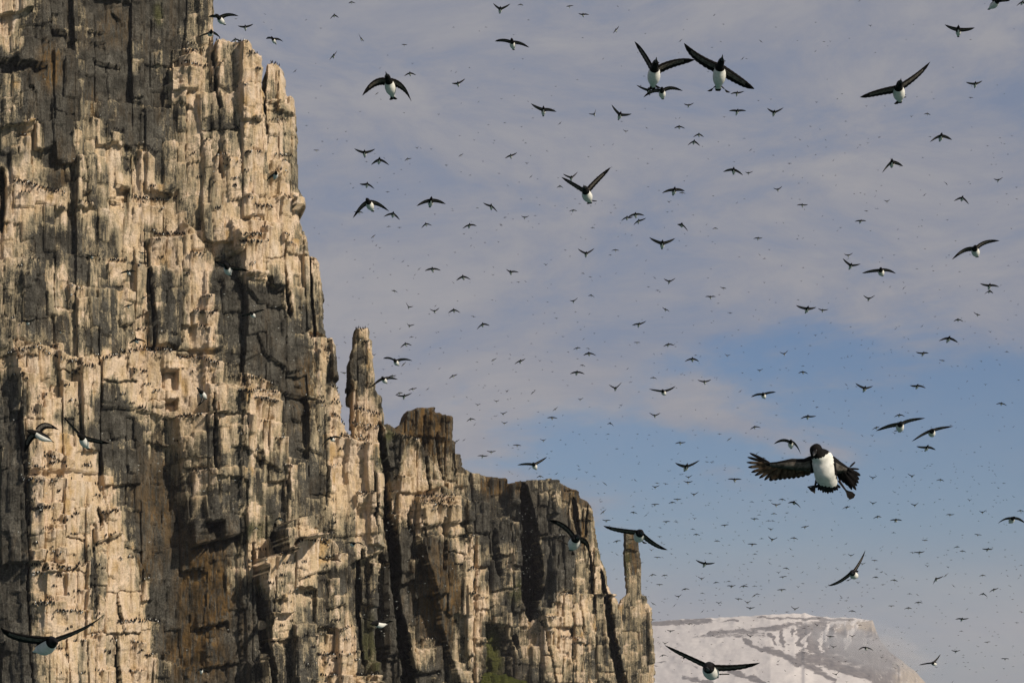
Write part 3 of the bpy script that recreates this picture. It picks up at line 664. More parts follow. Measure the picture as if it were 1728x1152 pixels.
# ------------------------------------------------------------------ birds
PXM = 0.66 * FPX        # px * metres: distance = PXM / wingspan in px
def nrm(v): return v / (np.linalg.norm(v) + 1e-12)
def off(dx, dy, dz, D):
    s = D / FPX
    return dx * s * R_ - dy * s * U_ + dz * F_
PROF = [(0.035, .004, .004), (.06, .007, .009), (.095, .010, .014), (.12, .020, .022), (.165, .028, .031), (.21, .031, .034), (.26, .030, .034), (.31, .033, .037),
        (.37, .044, .046), (.45, .055, .054), (.55, .060, .058), (.65, .057, .056), (.74, .047, .046), (.82, .033, .031), (.87, .026, .018), (.93, .030, .008), (1.0, .022, .004)]
PROF_LO = [(0.0, .003, .003), (.12, .017, .02), (.20, .031, .034), (.30, .032, .036), (.45, .056, .056), (.62, .058, .057), (.80, .034, .032), (.90, .028, .010), (1.0, .022, .004)]
class MB:
    def __init__(s): s.v = []; s.f = []; s.m = []
    def add(s, vs, fs, mi):
        b = len(s.v); s.v += [tuple(x) for x in vs]; s.f += [tuple(b + i for i in f) for f in fs]
        s.m += list(mi) if isinstance(mi, (list, tuple)) else [mi] * len(fs)
    def mesh(s, name, mats, smooth=True):
        me = bpy.data.meshes.new(name); me.from_pydata(s.v, [], s.f)
        for m_ in mats: me.materials.append(m_)
        me.polygons.foreach_set('material_index', s.m)
        if smooth: me.polygons.foreach_set('use_smooth', [True] * len(s.f))
        me.update(); return me
def torso(mb, head, tail, nseg=8, prof=PROF_LO, ventral=None, start=0.0, fat=1.0, bend=None):
    """head and tail: 3-D offsets. Returns frame"""
    ax = tail - head; Ln = np.linalg.norm(ax); A = -ax / Ln
    up = np.array([0, 0, 1.0]); V = -(up - (up @ A) * A)
    if ventral is not None: V = ventral - (ventral @ A) * A
    if np.linalg.norm(V) < 0.05: V = -F_
    V = nrm(V); Wd = np.cross(A, V)
    sc = 0.90 * fat
    vs, fs, mi = [], [], []
    pr = [p for p in prof if p[0] >= start]
    for t, a, b in pr:
        c = head + ax * t
        if bend is not None: c = c + bend * max(0, 0.36 - t) ** 1.0
        c = c + V * (0.010 * math.sin(min(1, max(0, (t - .3) / .5)) * math.pi))
        for k in range(nseg):
            th = 2 * math.pi * (k + 0.5) / nseg
            vs.append(c + Wd * math.sin(th) * a * sc + V * math.cos(th) * b * sc)
    for j in range(len(pr) - 1):
        tm = (pr[j][0] + pr[j + 1][0]) / 2
        for k in range(nseg):
            k2 = (k + 1) % nseg; th = 2 * math.pi * (k + 1.0) / nseg
            fs.append((j * nseg + k, j * nseg + k2, (j + 1) * nseg + k2, (j + 1) * nseg + k))
            vent = math.cos(th)
            lim = 0.345 + 0.05 * abs(math.sin(th))
            mi.append(1 if (vent > -0.12 and lim < tm < 0.91) else 0)
    fs.append(tuple(range(nseg))[::-1]); mi.append(0)
    fs.append(tuple((len(pr) - 1) * nseg + k for k in range(nseg))); mi.append(0)
    mb.add(vs, fs, mi)
    return A, V, Wd, sc
def wing(mb, root, wrist, tip, A, V, nst=6, chord=0.100, under=2, thick=0.010):
    """tapered wing along root-wrist-tip; the chord runs back along the body axis"""
    vs, fs, mi = [], [], []
    ts = np.linspace(0, 1, nst + 1)
    def P(t):
        m_ = 2 * wrist - 0.5 * (root + tip); m_ = wrist * 0.55 + m_ * 0.45
        return (1 - t) ** 2 * root + 2 * t * (1 - t) * m_ + t * t * tip
    ch = np.interp(ts, [0, .15, .45, .7, .88, 1], [1.1, 1.05, .92, .74, .46, .05]) * chord
    if nst > 10: ch = ch * np.array([1.0 if i_ % 2 else 0.90 for i_ in range(nst + 1)])
    for i, t in enumerate(ts):
        s = nrm(P(min(1, t + .05)) - P(max(0, t - .05)))
        c = -A - U_ * 0.20; c = nrm(c - (c @ s) * s * 0.75); n = nrm(np.cross(s, c))
        if n @ V < 0: n = -n
        p = P(t); th = thick * (1.6 - 1.3 * t)
        LE = p - c * ch[i] * 0.28
        vs += [LE, LE + c * ch[i] * 0.30 - n * th * 0.5, LE + c * ch[i], LE + c * ch[i] * 0.62 + n * th * 0.25, LE + c * ch[i] * 0.22 + n * th * 0.5]
    for i in range(nst):
        for k in range(5):
            k2 = (k + 1) % 5
            fs.append((i * 5 + k, i * 5 + k2, (i + 1) * 5 + k2, (i + 1) * 5 + k))
            mi.append(under if (k == 3 and ts[i] < 0.72) else 0)
    fs.append(tuple(range(5))); mi.append(0); fs.append(tuple(nst * 5 + k for k in range(5))[::-1]); mi.append(0)
    mb.add(vs, fs, mi)
def foot(mb, ankle, toe_dir, side, n, ln=0.055):
    """leg stub and webbed foot"""
    t = nrm(toe_dir); s = nrm(side); vs = []; 
    pts = [ankle, ankle + t * ln + s * ln * .42, ankle + t * ln * 1.12, ankle + t * ln - s * ln * .42]
    th = n * 0.004
    vs = [p + th for p in pts] + [p - th for p in pts]
    fs = [(0, 1, 2, 3), (7, 6, 5, 4), (0, 4, 5, 1), (1, 5, 6, 2), (2, 6, 7, 3), (3, 7, 4, 0)]
    mb.add(vs, fs, 0)
def tube(mb, a, b, r0, r1, mi=0, n=6):
    d = nrm(b - a); x = nrm(np.cross(d, [0.3, 0.5, 0.8])); y = np.cross(d, x); vs = []
    for p, r in ((a, r0), (b, r1)):
        for k in range(n): vs.append(p + (x * math.cos(6.2832 * k / n) + y * math.sin(6.2832 * k / n)) * r)
    fs = [(k, (k + 1) % n, n + (k + 1) % n, n + k) for k in range(n)] + [tuple(range(n))[::-1], tuple(range(n, 2 * n))]
    mb.add(vs, fs, mi)
def depth_cap(px, py, D):
    xi, yi = int((px + 100) / 2), int(py / 2)
    if 3 < xi < RW - 3 and 3 < yi < RH - 3:
        Y = ras_y[yi - 3:yi + 4, xi - 3:xi + 4].min()
        if Y < 1e8: D = min(D, Y - 10)
    return D
BIRDS = []      # (x, y, span px, object) of every single bird, for the labels
def bird(x, y, l, r, head=(0, -3), tail=(0, 4), lw=None, rw=None, ls=None, rs=None, label=None, feet=None, fat=1.05, hi=False, dz=(0, 0), ventral=None, bend=None):
    """x, y body centre in the picture; l, r wing tips, lw, rw wrists, ls, rs shoulders as px offsets; everything becomes metres at the bird's own distance"""
    l, r = np.array(l, float), np.array(r, float); head, tail = np.array(head, float), np.array(tail, float)
    if hi: head, tail = head * 1.10, tail * 1.36
    def w_or(w, tip):
        if w is not None: return np.array(w, float)
        lift = 0.16 if tip[1] > -1 else -0.02
        return tip * 0.48 + np.array([0, -1]) * np.linalg.norm(tip) * lift
    lw, rw = w_or(lw, l), w_or(rw, r)
    plen = lambda w, tip, s_: np.linalg.norm(w - s_) + np.linalg.norm(tip - w)
    sl_ = np.array(ls, float) if ls is not None else head * 0.55 + tail * 0.1 + nrm(lw) * 1.0
    sr_ = np.array(rs, float) if rs is not None else head * 0.55 + tail * 0.1 + nrm(rw) * 1.0
    a, b_ = plen(lw, l, sl_), plen(rw, r, sr_)
    D = 0.315 * FPX / max(a, b_, 1.0)
    span = max(a, b_) * 2
    D = depth_cap(x, y, D); s = D / FPX
    l2 = np.linalg.norm(head - tail) * s
    full = 0.40
    dd = math.sqrt(max(full ** 2 - l2 ** 2, 0.0))
    H = off(*head, -dd * 0.5, D); T = off(*tail, dd * 0.5, D)
    mb = MB()
    if hi and bend is None: bend = -F_ * 0.45 - U_ * 0.07 * min(1.0, abs(head[1]) / 8)
    A, V, Wd, sc = torso(mb, H, T, 16 if hi else 8, PROF if hi else PROF_LO, ventral, fat=fat, bend=bend)
    for tip, w, sh, ln, dzz in ((l, lw, sl_, a, dz[0]), (r, rw, sr_, b_, dz[1])):
        t_sh = 0.36
        rz = (H + (T - H) * t_sh) @ F_
        short = math.sqrt(max(0.315 ** 2 - (ln * s) ** 2, 0)) * (dzz if dzz else 0.8)
        root = off(*sh, 0, D) + F_ * rz
        inner = H + (T - H) * 0.36; root = inner + (root - inner) * 0.35
        wing(mb, root, off(*w, rz + short * 0.5, D), off(*tip, rz + short, D), A, V, 18 if hi else 6, chord=0.100 if hi else 0.106)
    P0 = at_d(x, y, D)
    me = mb.mesh('guillemot', [M_DARK, M_WHITE, M_UNDER])
    if feet:
        o = empty('guillemot', P0); bo = link('body', me, o)
        for fx, fy in feet:
            f = MB(); ank = off(fx, fy, (T @ F_) * 0.7, D)
            root = H + (T - H) * 0.80
            tube(f, root, ank, 0.007, 0.005); td = nrm(ank - root); foot(f, ank, td, Wd, nrm(np.cross(td, Wd)), 0.045)
            link('foot', f.mesh('foot', [M_FOOT], False), o)
    else:
        o = link('guillemot', me); o.location = P0
    if hi:
        # bill and eyes
        k = MB(); hx = -A; bl = H + (T - H) * 0.0
        hb = bend * 0.36 if bend is not None else 0
        if feet:
            bm = MB(); tube(bm, H + hb + (T - H) * 0.135, H + hb - (T - H) * 0.01, 0.0115, 0.003, 0, 8); link('bill', bm.mesh('bill', [M_BILL]), o)
            for sd in (-1, 1):
                e = MB(); c = H + hb + (T - H) * 0.17 + Wd * sd * 0.0265 * sc - V * 0.006
                tube(e, c - Wd * sd * 0.003, c + Wd * sd * 0.003, 0.0055, 0.004, 0, 8); link('eye', e.mesh('eye', [M_EYE]), o)
    tag(o, label, 'bird', 'guillemots flying in the flock')
    BIRDS.append([x, y, span, o, l, r])
    return o

# the large, near birds: head, tail, wrists and tips measured one by one
def big(cx, cy, head, tail, l, r, label, lw=None, rw=None, ls=None, rs=None, feet=None, **k):
    rel = lambda p: None if p is None else (p[0] - cx, p[1] - cy)
    return bird(cx, cy, rel(l), rel(r), rel(head), rel(tail), rel(lw), rel(rw), rel(ls), rel(rs), label, [rel(f) for f in feet] if feet else None, hi=True, **k)
big(657, 143, (654, 125), (661, 159), (612, 162), (694, 171), 'large white bellied guillemot with both wings bowed down beside the upper cliff', (631, 136), (681, 143), (650, 132), (664, 133), [(660, 160), (663, 160)])
big(864, 72, (863, 66), (866, 80), (835, 69.5), (893, 81), 'dark guillemot on level wings high above the middle of the frame', (848, 66), (879, 72), (860, 69), (868, 70))
big(1103, 123, (1104, 102), (1103, 141), (1072, 68), (1172, 102), 'large guillemot with left wing raised steeply, left bird of the upper pair', (1087, 88), (1138, 103), (1095, 112), (1114, 116), [(1101, 142), (1107, 141)])
big(1214, 122, (1214, 98), (1214, 143), (1154, 74), (1274, 149), 'large guillemot banking with dangling feet, right bird of the upper pair', (1176, 96), (1247, 132), (1206, 107), (1226, 115), [(1206, 146), (1224, 148)])
big(1117, 155, (1115, 148), (1119, 163), (1086, 164), (1151.5, 154), 'guillemot with drooped wings just under the upper pair of large birds', (1101, 151), (1132, 146), (1112, 151), (1121, 150))
big(1516, 152, (1511, 137), (1521, 166), (1450, 165), (1569, 105), 'large guillemot tilted with its right wing swept upward at the upper right', (1478, 155), (1546, 127), (1505, 149), (1524, 139), [(1519, 167), (1524, 163)])
big(1680, 6, (1686, -2), (1674, 12), (1655, -18), (1707, 0), 'guillemot cut off by the top edge in the upper right corner', (1668, -12), (1695, -2))
big(990, 323, (984, 313), (995, 337), (948, 298), (1030, 283), 'white breasted guillemot with both wings up in a V in mid sky', (964, 307), (1008, 301), (980, 317), (994, 316), [(994, 338), (999, 337)])
big(624, 345, (620, 334), (627, 353), (596, 368), (656, 356), 'guillemot with long drooping wings just right of the cliff edge', (609, 347), (639, 342), (617, 339), (629, 338))
big(1645, 421, (1639, 413), (1651, 430), (1605.6, 438), (1687, 406), 'large guillemot with one wing down and one level near the right edge', (1624, 420), (1662, 406), (1637, 417), (1651, 413))
big(1485, 456, (1482, 451), (1490, 463), (1454, 461), (1512, 461.5), 'guillemot gliding with wings spread evenly below and left of the right edge bird', (1470, 456), (1498, 454))
big(668, 609, (665, 604), (671, 615), (646, 605), (696, 608.5), 'dark guillemot with arched level wings right of the thin spire top', (656, 602), (682, 604), (664, 606), (673, 607))
big(648, 639, (645, 634), (651, 645), (627, 652), (671, 640), 'guillemot with its left wing dropped across the flank of the thin spire', (637, 642), (659, 636), (644, 636), (651, 636))
big(901, 782, (899, 778), (904, 790), (873, 784), (923, 771), 'guillemot flying above the rim of the farther grey cliff', (887, 781), (912, 777), (897, 781), (904, 780))
big(1333.5, 745, (1332, 739), (1336, 754), (1306, 749), (1351, 766), 'guillemot with wings curved down just above the hovering bird', (1320, 740), (1344, 749), (1329, 742), (1338, 742))
big(1519, 716, (1516, 708), (1521, 726), (1479, 727), (1560, 705), 'large guillemot gliding with wings tilted up to the right, above the hovering bird', (1499, 717), (1533, 707), (1511, 713), (1523, 712), [(1518, 726), (1522, 725)])
big(1572, 728, (1569, 721), (1575, 735), (1538, 744), (1609, 719), 'guillemot with left wing dropped beside the large glider in the blue patch', (1556, 731), (1585, 721), (1565, 724), (1577, 722))
big(1118, 660, (1116, 656), (1122, 665), (1095.5, 656), (1139.5, 651), 'white bellied guillemot with long raised wings at the cloud edge', (1107, 658), (1129, 657))
big(1288, 666, (1285, 661), (1291, 671), (1268, 670), (1309, 661), 'guillemot gliding with flat wings at the cloud edge, nose left', (1277, 664), (1298, 661))
big(1079, 902, (1080, 889), (1078, 912), (1018, 886), (1127, 928), 'large guillemot passing in front of the thin rock pinnacle', (1042, 892), (1104, 917), (1071, 892), (1089, 899), [(1071, 911), (1084, 914)])
big(970, 908, (974, 895), (966, 925), (926, 879), (991, 955), 'dark guillemot braking with bent wings in front of the farther cliff', (951, 883), (996, 914), (966, 896), (982, 906), [(951, 916), (967, 930)])
big(1438, 967, (1432, 959), (1446, 974), (1396, 987), (1461.5, 929), 'guillemot banking steeply with one wing up over the snowy mountain', (1416, 980), (1451, 948), (1428, 965), (1442, 958), [(1437, 978), (1447, 969)])
big(1198.5, 1127, (1187, 1110), (1208, 1143), (1123.5, 1091), (1281, 1116), 'largest guillemot in front of the snowfield, wings stretched wide', (1150, 1102), (1238, 1123), (1183, 1112), (1205, 1119), [(1219, 1141)])
big(1573, 1116, (1569, 1115), (1580, 1120), (1550, 1121), (1587.5, 1103), 'white bellied guillemot low at the right beyond the mountain shoulder', (1561, 1118), (1580, 1112))
big(1461, 1092, (1459, 1089), (1463, 1096), (1449, 1097), (1474, 1097), 'guillemot with bowed wings over the misty shoulder of the mountain', (1455, 1091), (1467, 1092))
big(1707.5, 874, (1708, 869), (1707, 881), (1683, 882.5), (1731, 883), 'dark guillemot with sickle wings at the right edge below the middle', (1695, 873), (1719, 873))
big(88, 1086, (110, 1067), (60, 1101), (4, 1057), (170, 1040), 'largest guillemot before the cliff, wings spread at the lower left corner', (30, 1072), (145, 1059), (88, 1069), (112, 1066), fat=0.95)
big(65, 731, (47, 722), (84, 742), (38, 764), (100, 725), 'white breasted guillemot with one wing folded down before the left cliff', (45, 738), (76, 712), (52, 733), (64, 717))
big(140, 741, (137, 727), (144, 754), (104.5, 701), (186, 747), 'guillemot with straight wings sloping down right before the left cliff', (121, 717), (164, 742), (134, 728), (146, 735))
big(342, 663, (338, 655), (345, 671), (329, 656), (333, 685), 'guillemot with pale shoulders twisting before the middle of the cliff', (333, 654), (344, 672), dz=(1, 1))
big(372, 32, (367, 26), (376, 38), (350, 26.5), (403, 28), 'guillemot flying off the top corner of the cliff', (361, 25), (386, 23), (366, 27), (374, 27))
big(466, 293, (468, 288), (463, 300), (450, 307), (463, 285), 'guillemot landing with a lowered left wing before the upper right rock column', (455, 298), (465, 287))
big(384, 451, (383, 443), (385, 461), (360, 441), (421, 457), 'teal shaded guillemot hanging tail down before the grey slab of the cliff', (372, 444), (402, 452))
big(425.5, 529, (424, 525), (428, 534), (406, 534), (447.5, 522), 'guillemot with straight tilted wings before the dark grey slab', (415, 530), (436, 524))
big(559.5, 738, (558, 735), (562, 743), (544.5, 751), (575, 740), 'guillemot with bowed wings before the pale rock under the spire', (551, 740), (568, 735))
big(597, 916, (601, 914), (592, 919), (578, 919), (612, 920), 'guillemot with a gleaming back skimming the rock beside the black cleft', (588, 913), (606, 914))
big(636, 1050, (627, 1047), (648, 1054), (592, 1035), (664, 1049.5), 'bright white bellied guillemot before the shaded lower wall right of the cream rock', (610, 1041), (650, 1047), (628, 1046), (635, 1047))
big(461, 67, (459, 63), (464, 72), (448, 65), (478, 71), 'guillemot leaving the gap above the narrow square column', (454, 62), (470, 65))
big(356, 55, (360, 53), (352, 58), (334, 64), (370, 62), 'guillemot with one wing lowered before the notch of the upper cliff', (345, 58), (363, 55))
big(340, 1129, (341, 1124), (339, 1136), (330, 1137), (352, 1136), 'pale backed guillemot low before the brown rock wall', (334, 1128), (346, 1128))

# hovering bird with spread feathers
def hover():
    D = 12.6; cx, cy = 1390, 790
    o = empty('guillemot', at_d(cx, cy, D)); s = D / FPX
    q = lambda x, y, z=0.0: off(x - cx, y - cy, z, D)
    def P(x, y, z): return q(x, y, z)
    # body: rings along a spine, each ring given its half width, half depth
    sp_ = [(1371.0, 748.0, -.075, 1.5, 1.5), (1371.8, 749.5, -.075, 6, .018), (1373, 753, -.072, 10, .031), (1374.5, 758.5, -.066, 11.6, .038), (1377, 764, -.058, 13.0, .040), (1382.5, 769, -.046, 17.0, .046),
           (1386.5, 775, -.036, 20.0, .052), (1389.5, 783, -.028, 20.8, .060), (1391.5, 792, -.020, 20.4, .064), (1393.5, 800, .008, 20.0, .062), (1396.5, 808, .034, 19.0, .054),
           (1399.5, 815, .062, 17.5, .044), (1401.5, 821, .090, 15, .028), (1402.5, 826, .112, 10, .014), (1403, 829, .122, 2, .004)]
    WHT = [(1364, 776), (1374, 773.5), (1385, 773), (1392, 769.5), (1397, 765), (1401, 762), (1405, 767), (1406.5, 780), (1407.5, 795), (1413, 812), (1416, 818), (1402, 822), (1386, 819), (1374, 810), (1370, 795)]
    mb = MB(); ns = 40; vs = []; fs = []; mi = []
    for j, (x, y, z, hw, hd) in enumerate(sp_):
        if j == 0: hd = .004
        a0 = sp_[max(0, j - 1)]; a1 = sp_[min(len(sp_) - 1, j + 1)]
        T = nrm(q(a1[0], a1[1], a1[2]) - q(a0[0], a0[1], a0[2])); X = nrm(R_ - (R_ @ T) * T); Z = np.cross(X, T)
        if Z @ F_ > 0: Z = -Z
        for k in range(ns):
            th = 2 * math.pi * (k + .5) / ns
            vs.append(q(x, y, z) + X * math.sin(th) * hw * s * 0.94 + Z * math.cos(th) * hd)
    # finer rings so that the edge of the bib is crisp
    ring = [vs[j * ns:(j + 1) * ns] for j in range(len(sp_))]; sub_ = 5; vs = []
    for j in range(len(ring) - 1):
        p0 = ring[max(0, j - 1)]; p1 = ring[j]; p2 = ring[j + 1]; p3 = ring[min(len(ring) - 1, j + 2)]
        for q_ in range(sub_):
            t = q_ / sub_
            for k in range(ns): vs.append(0.5 * ((2 * p1[k]) + (p2[k] - p0[k]) * t + (2 * p0[k] - 5 * p1[k] + 4 * p2[k] - p3[k]) * t * t + (3 * p1[k] - p0[k] - 3 * p2[k] + p3[k]) * t ** 3))
    vs += ring[-1]; nr = (len(ring) - 1) * sub_ + 1
    O_ = at_d(cx, cy, D)
    for j in range(nr - 1):
        for k in range(ns):
            k2 = (k + 1) % ns; th = 2 * math.pi * (k + 1) / ns; c = math.cos(th)
            fs.append((j * ns + k, (j + 1) * ns + k, (j + 1) * ns + k2, j * ns + k2))
            mm = (vs[j * ns + k] + vs[(j + 1) * ns + k2]) / 2; x_, y_ = project(O_ + mm); x_ += 0.5 * math.sin(y_ * 1.1); y_ += 0.7 * math.sin(x_ * 1.3)
            mi.append(1 if (c > -0.3 and poly_in(np.array([x_]), np.array([y_]), WHT)[0]) else 0)
    fs.append(tuple(range(ns))); mi.append(0); fs.append(tuple((nr - 1) * ns + k for k in range(ns))[::-1]); mi.append(0)
    mb.add(vs, fs, mi)
    # arms (upper wing with coverts) belong to the same body mesh
    def arm(lead, trail, zl, zt, th0):
        n_ = len(lead); v = []; f = []; m_ = []
        for i in range(n_):
            t = i / (n_ - 1); a = P(*lead[i], zl[i]); b = P(*trail[i], zt[i]); nn = nrm(np.cross(R_, b - a)); 
            if nn @ F_ > 0: nn = -nn
            w = th0 * (1 - .8 * t)
            for u, e in ((0, 0), (.25, 1), (.6, .8), (1, .15), (.6, -.5), (.25, -.8)): v.append(a + (b - a) * u + nn * e * w * .5)
        for i in range(n_ - 1):
            for k in range(6):
                k2 = (k + 1) % 6; f.append((i * 6 + k, i * 6 + k2, (i + 1) * 6 + k2, (i + 1) * 6 + k)); m_.append(2 if (k in (1, 2) and 0 < i < n_ - 2) else 0)
        f += [tuple(range(6)), tuple((n_ - 1) * 6 + k for k in range(6))[::-1]]; m_ += [0, 0]
        mb.add(v, f, m_)
    Lead = [(1378, 768), (1366, 768.5), (1356, 773), (1345, 773.2), (1335, 772.6), (1327, 774.2), (1319, 776), (1309, 778.4), (1298, 779.5), (1288, 777.5)]
    Trl = [(1378, 796), (1368, 796), (1357, 794), (1346, 793), (1336, 791.5), (1327, 790.5), (1318, 789.5), (1309, 788.5), (1299, 786.5), (1290, 783)]
    arm(Lead, Trl, [-.03, -.02, -.02, -.03, -.04, -.04, -.04, -.03, -.02, -.01], [.0, .0, .0, -.01, -.02, -.02, -.02, -.02, -.01, -.005], .024)
    Lr = [(1400, 768), (1408, 770), (1415, 775.5), (1420, 779), (1426, 783), (1433, 788), (1438, 790)]
    Tr = [(1402, 800), (1410, 800), (1416, 800), (1420, 799.5), (1425, 799), (1431, 799), (1436, 798.5)]
    arm(Lr, Tr, [-.03, -.01, .01, .03, .04, .06, .07], [.0, .02, .04, .05, .07, .08, .09], .024)
    bo = link('body', mb.mesh('body', [M_DARK, M_WHITE, M_UNDER]), o)
    # single feathers
    def fthr(a, b, w, z0, z1, name, mat):
        A_ = P(*a, z0); B_ = P(*b, z1); d = B_ - A_; t = nrm(d); sd = nrm(np.cross(t, F_)); v = []; f = []
        st = [(0, .55), (.3, .95), (.6, 1.0), (.82, .85), (.94, .5), (1, .06)]
        for u, k in st:
            c = A_ + d * u; v += [c + sd * w * k * s, c - F_ * .0035 * (1 - u * .6), c - sd * w * k * s, c + F_ * .0015]
        for i in range(len(st) - 1):
            for k in range(4):
                k2 = (k + 1) % 4; f.append((i * 4 + k, i * 4 + k2, (i + 1) * 4 + k2, (i + 1) * 4 + k))
        f += [(0, 1, 2, 3), tuple(len(v) - 4 + k for k in (3, 2, 1, 0))]
        m_ = MB(); m_.add(v, f, [0] * 12 + [1] * 8 + [0, 1]); link(name, m_.mesh(name, [mat, M_DARK], False), o)
    tipsL = [(1265, 764), (1261.5, 771), (1260, 780), (1262.5, 788.5), (1268, 797), (1274, 802.5), (1281.5, 807), (1290.5, 810.5), (1299.5, 811.5), (1308, 811), (1316, 810), (1324, 809.2),
             (1332, 808.5), (1340, 808), (1348, 807), (1356, 805.5), (1364, 803), (1372, 799)]
    baseL = [(a_, b_ - (3 if a_ > 1318 else 0)) for a_, b_ in [(1298, 780), (1297, 781), (1296.5, 782), (1298, 784), (1301, 785.5), (1304, 786.5), (1308, 787.5), (1312, 788), (1317, 788.5), (1321, 789), (1326, 789.5), (1331, 790), (1337, 790.5), (1342, 791), (1349, 791.5), (1356, 792), (1364, 793), (1371, 793)]]
    for i, (a, b) in enumerate(zip(baseL, tipsL)):
        fthr(a, b, 2.5 if i < 3 else (3.0 if i < 8 else 5.2), -.012 + .002 * i * (i % 2), .012 + .0015 * i, 'primary_feather' if i < 9 else 'secondary_feather', M_DARK if i < 2 else M_FLIGHT)
    tipsR = [(1448, 780.5), (1455, 793), (1457, 804), (1455, 811), (1454, 817), (1451.5, 822), (1450, 829), (1443, 828.5), (1436, 821.5), (1430, 817), (1424, 813), (1417, 806)]
    baseR = [(1437, 789), (1436, 791), (1436, 793), (1435, 795), (1433, 797), (1430, 797), (1428, 797), (1426, 798), (1423, 798), (1420, 797), (1417, 796), (1412, 795)]
    for i, (a, b) in enumerate(zip(baseR, tipsR)): fthr(a, b, 1.7 if i < 2 else 3.3, .07 + .004 * (i % 2), .10 + .002 * i, 'primary_feather' if i < 8 else 'secondary_feather', M_DARK)
    for i in range(11):
        t = i / 10; a = (1390 + 20 * t, 817 + 2 * math.sin(t * 3.1)); b = (1381 + 43 * t, 825 + 9 * math.sin(t * 3.14) + (i % 2) * 1.4)
        fthr(a, b, 2.6, .095, .125, 'tail_feather', M_DARK)
    for (hx, hy), (ax_, ay), (tx, ty) in (((1380, 811), (1375.5, 819), (1368, 828)), ((1418, 812), (1426.5, 826), (1440, 839.5))):
        f = MB(); a = P(hx, hy, .05); k = P(ax_, ay, .0); e = P(tx, ty, -.01); tube(f, a, k, .0075, .005, 0, 8)
        td = nrm(e - k); sd = nrm(np.cross(td, F_)); ln = np.linalg.norm(e - k)
        v = [k + F_ * .003, k + td * ln * .9 + sd * ln * (.62 if tx < 1400 else .30), k + td * ln, k + td * ln * .86 - sd * ln * (.75 if tx < 1400 else .34), k + td * ln * .55 + sd * ln * .30, k + td * ln * .55 - sd * ln * .34]
        v2 = [p - F_ * .006 for p in v]
        f.add(v + v2, [(0, 4, 1, 2, 3, 5), (11, 9, 8, 7, 10, 6), (0, 6, 10, 4), (4, 10, 7, 1), (1, 7, 8, 2), (2, 8, 9, 3), (3, 9, 11, 5), (5, 11, 6, 0)], 0)
        for tt in ((v[1]), (v[2]), (v[3])): tube(f, k, tt, .0035, .0022, 0, 5)
        link('foot', f.mesh('foot', [M_FOOT], False), o)
    b = MB(); tube(b, P(1371.0, 761, -.098), P(1366.5, 766.5, -.150), .0115, .003, 0, 10); link('bill', b.mesh('bill', [M_BILL]), o)
    for ex_, ey, ez in ((1373.2, 756, -.1035), (1366.2, 757.5, -.080)):
        e = MB(); c = P(ex_, ey, ez); n1 = nrm(c - P(1374.5, 759, -.066))
        for r0, r1, d0, d1 in ((.0050, .0042, -.004, .0005), (.0042, .001, .0005, .0022)): tube(e, c + n1 * d0, c + n1 * d1, r0, r1, 0, 10)
        link('eye', e.mesh('eye', [M_EYE]), o)
    tag(o, 'nearest guillemot hovering with spread wing feathers, white breast and dangling feet', 'bird', 'guillemots flying in the flock')
    BIRDS.append([cx, cy, 190, o, np.array([-125, -26.0]), np.array([64, 0.0])])
hover()

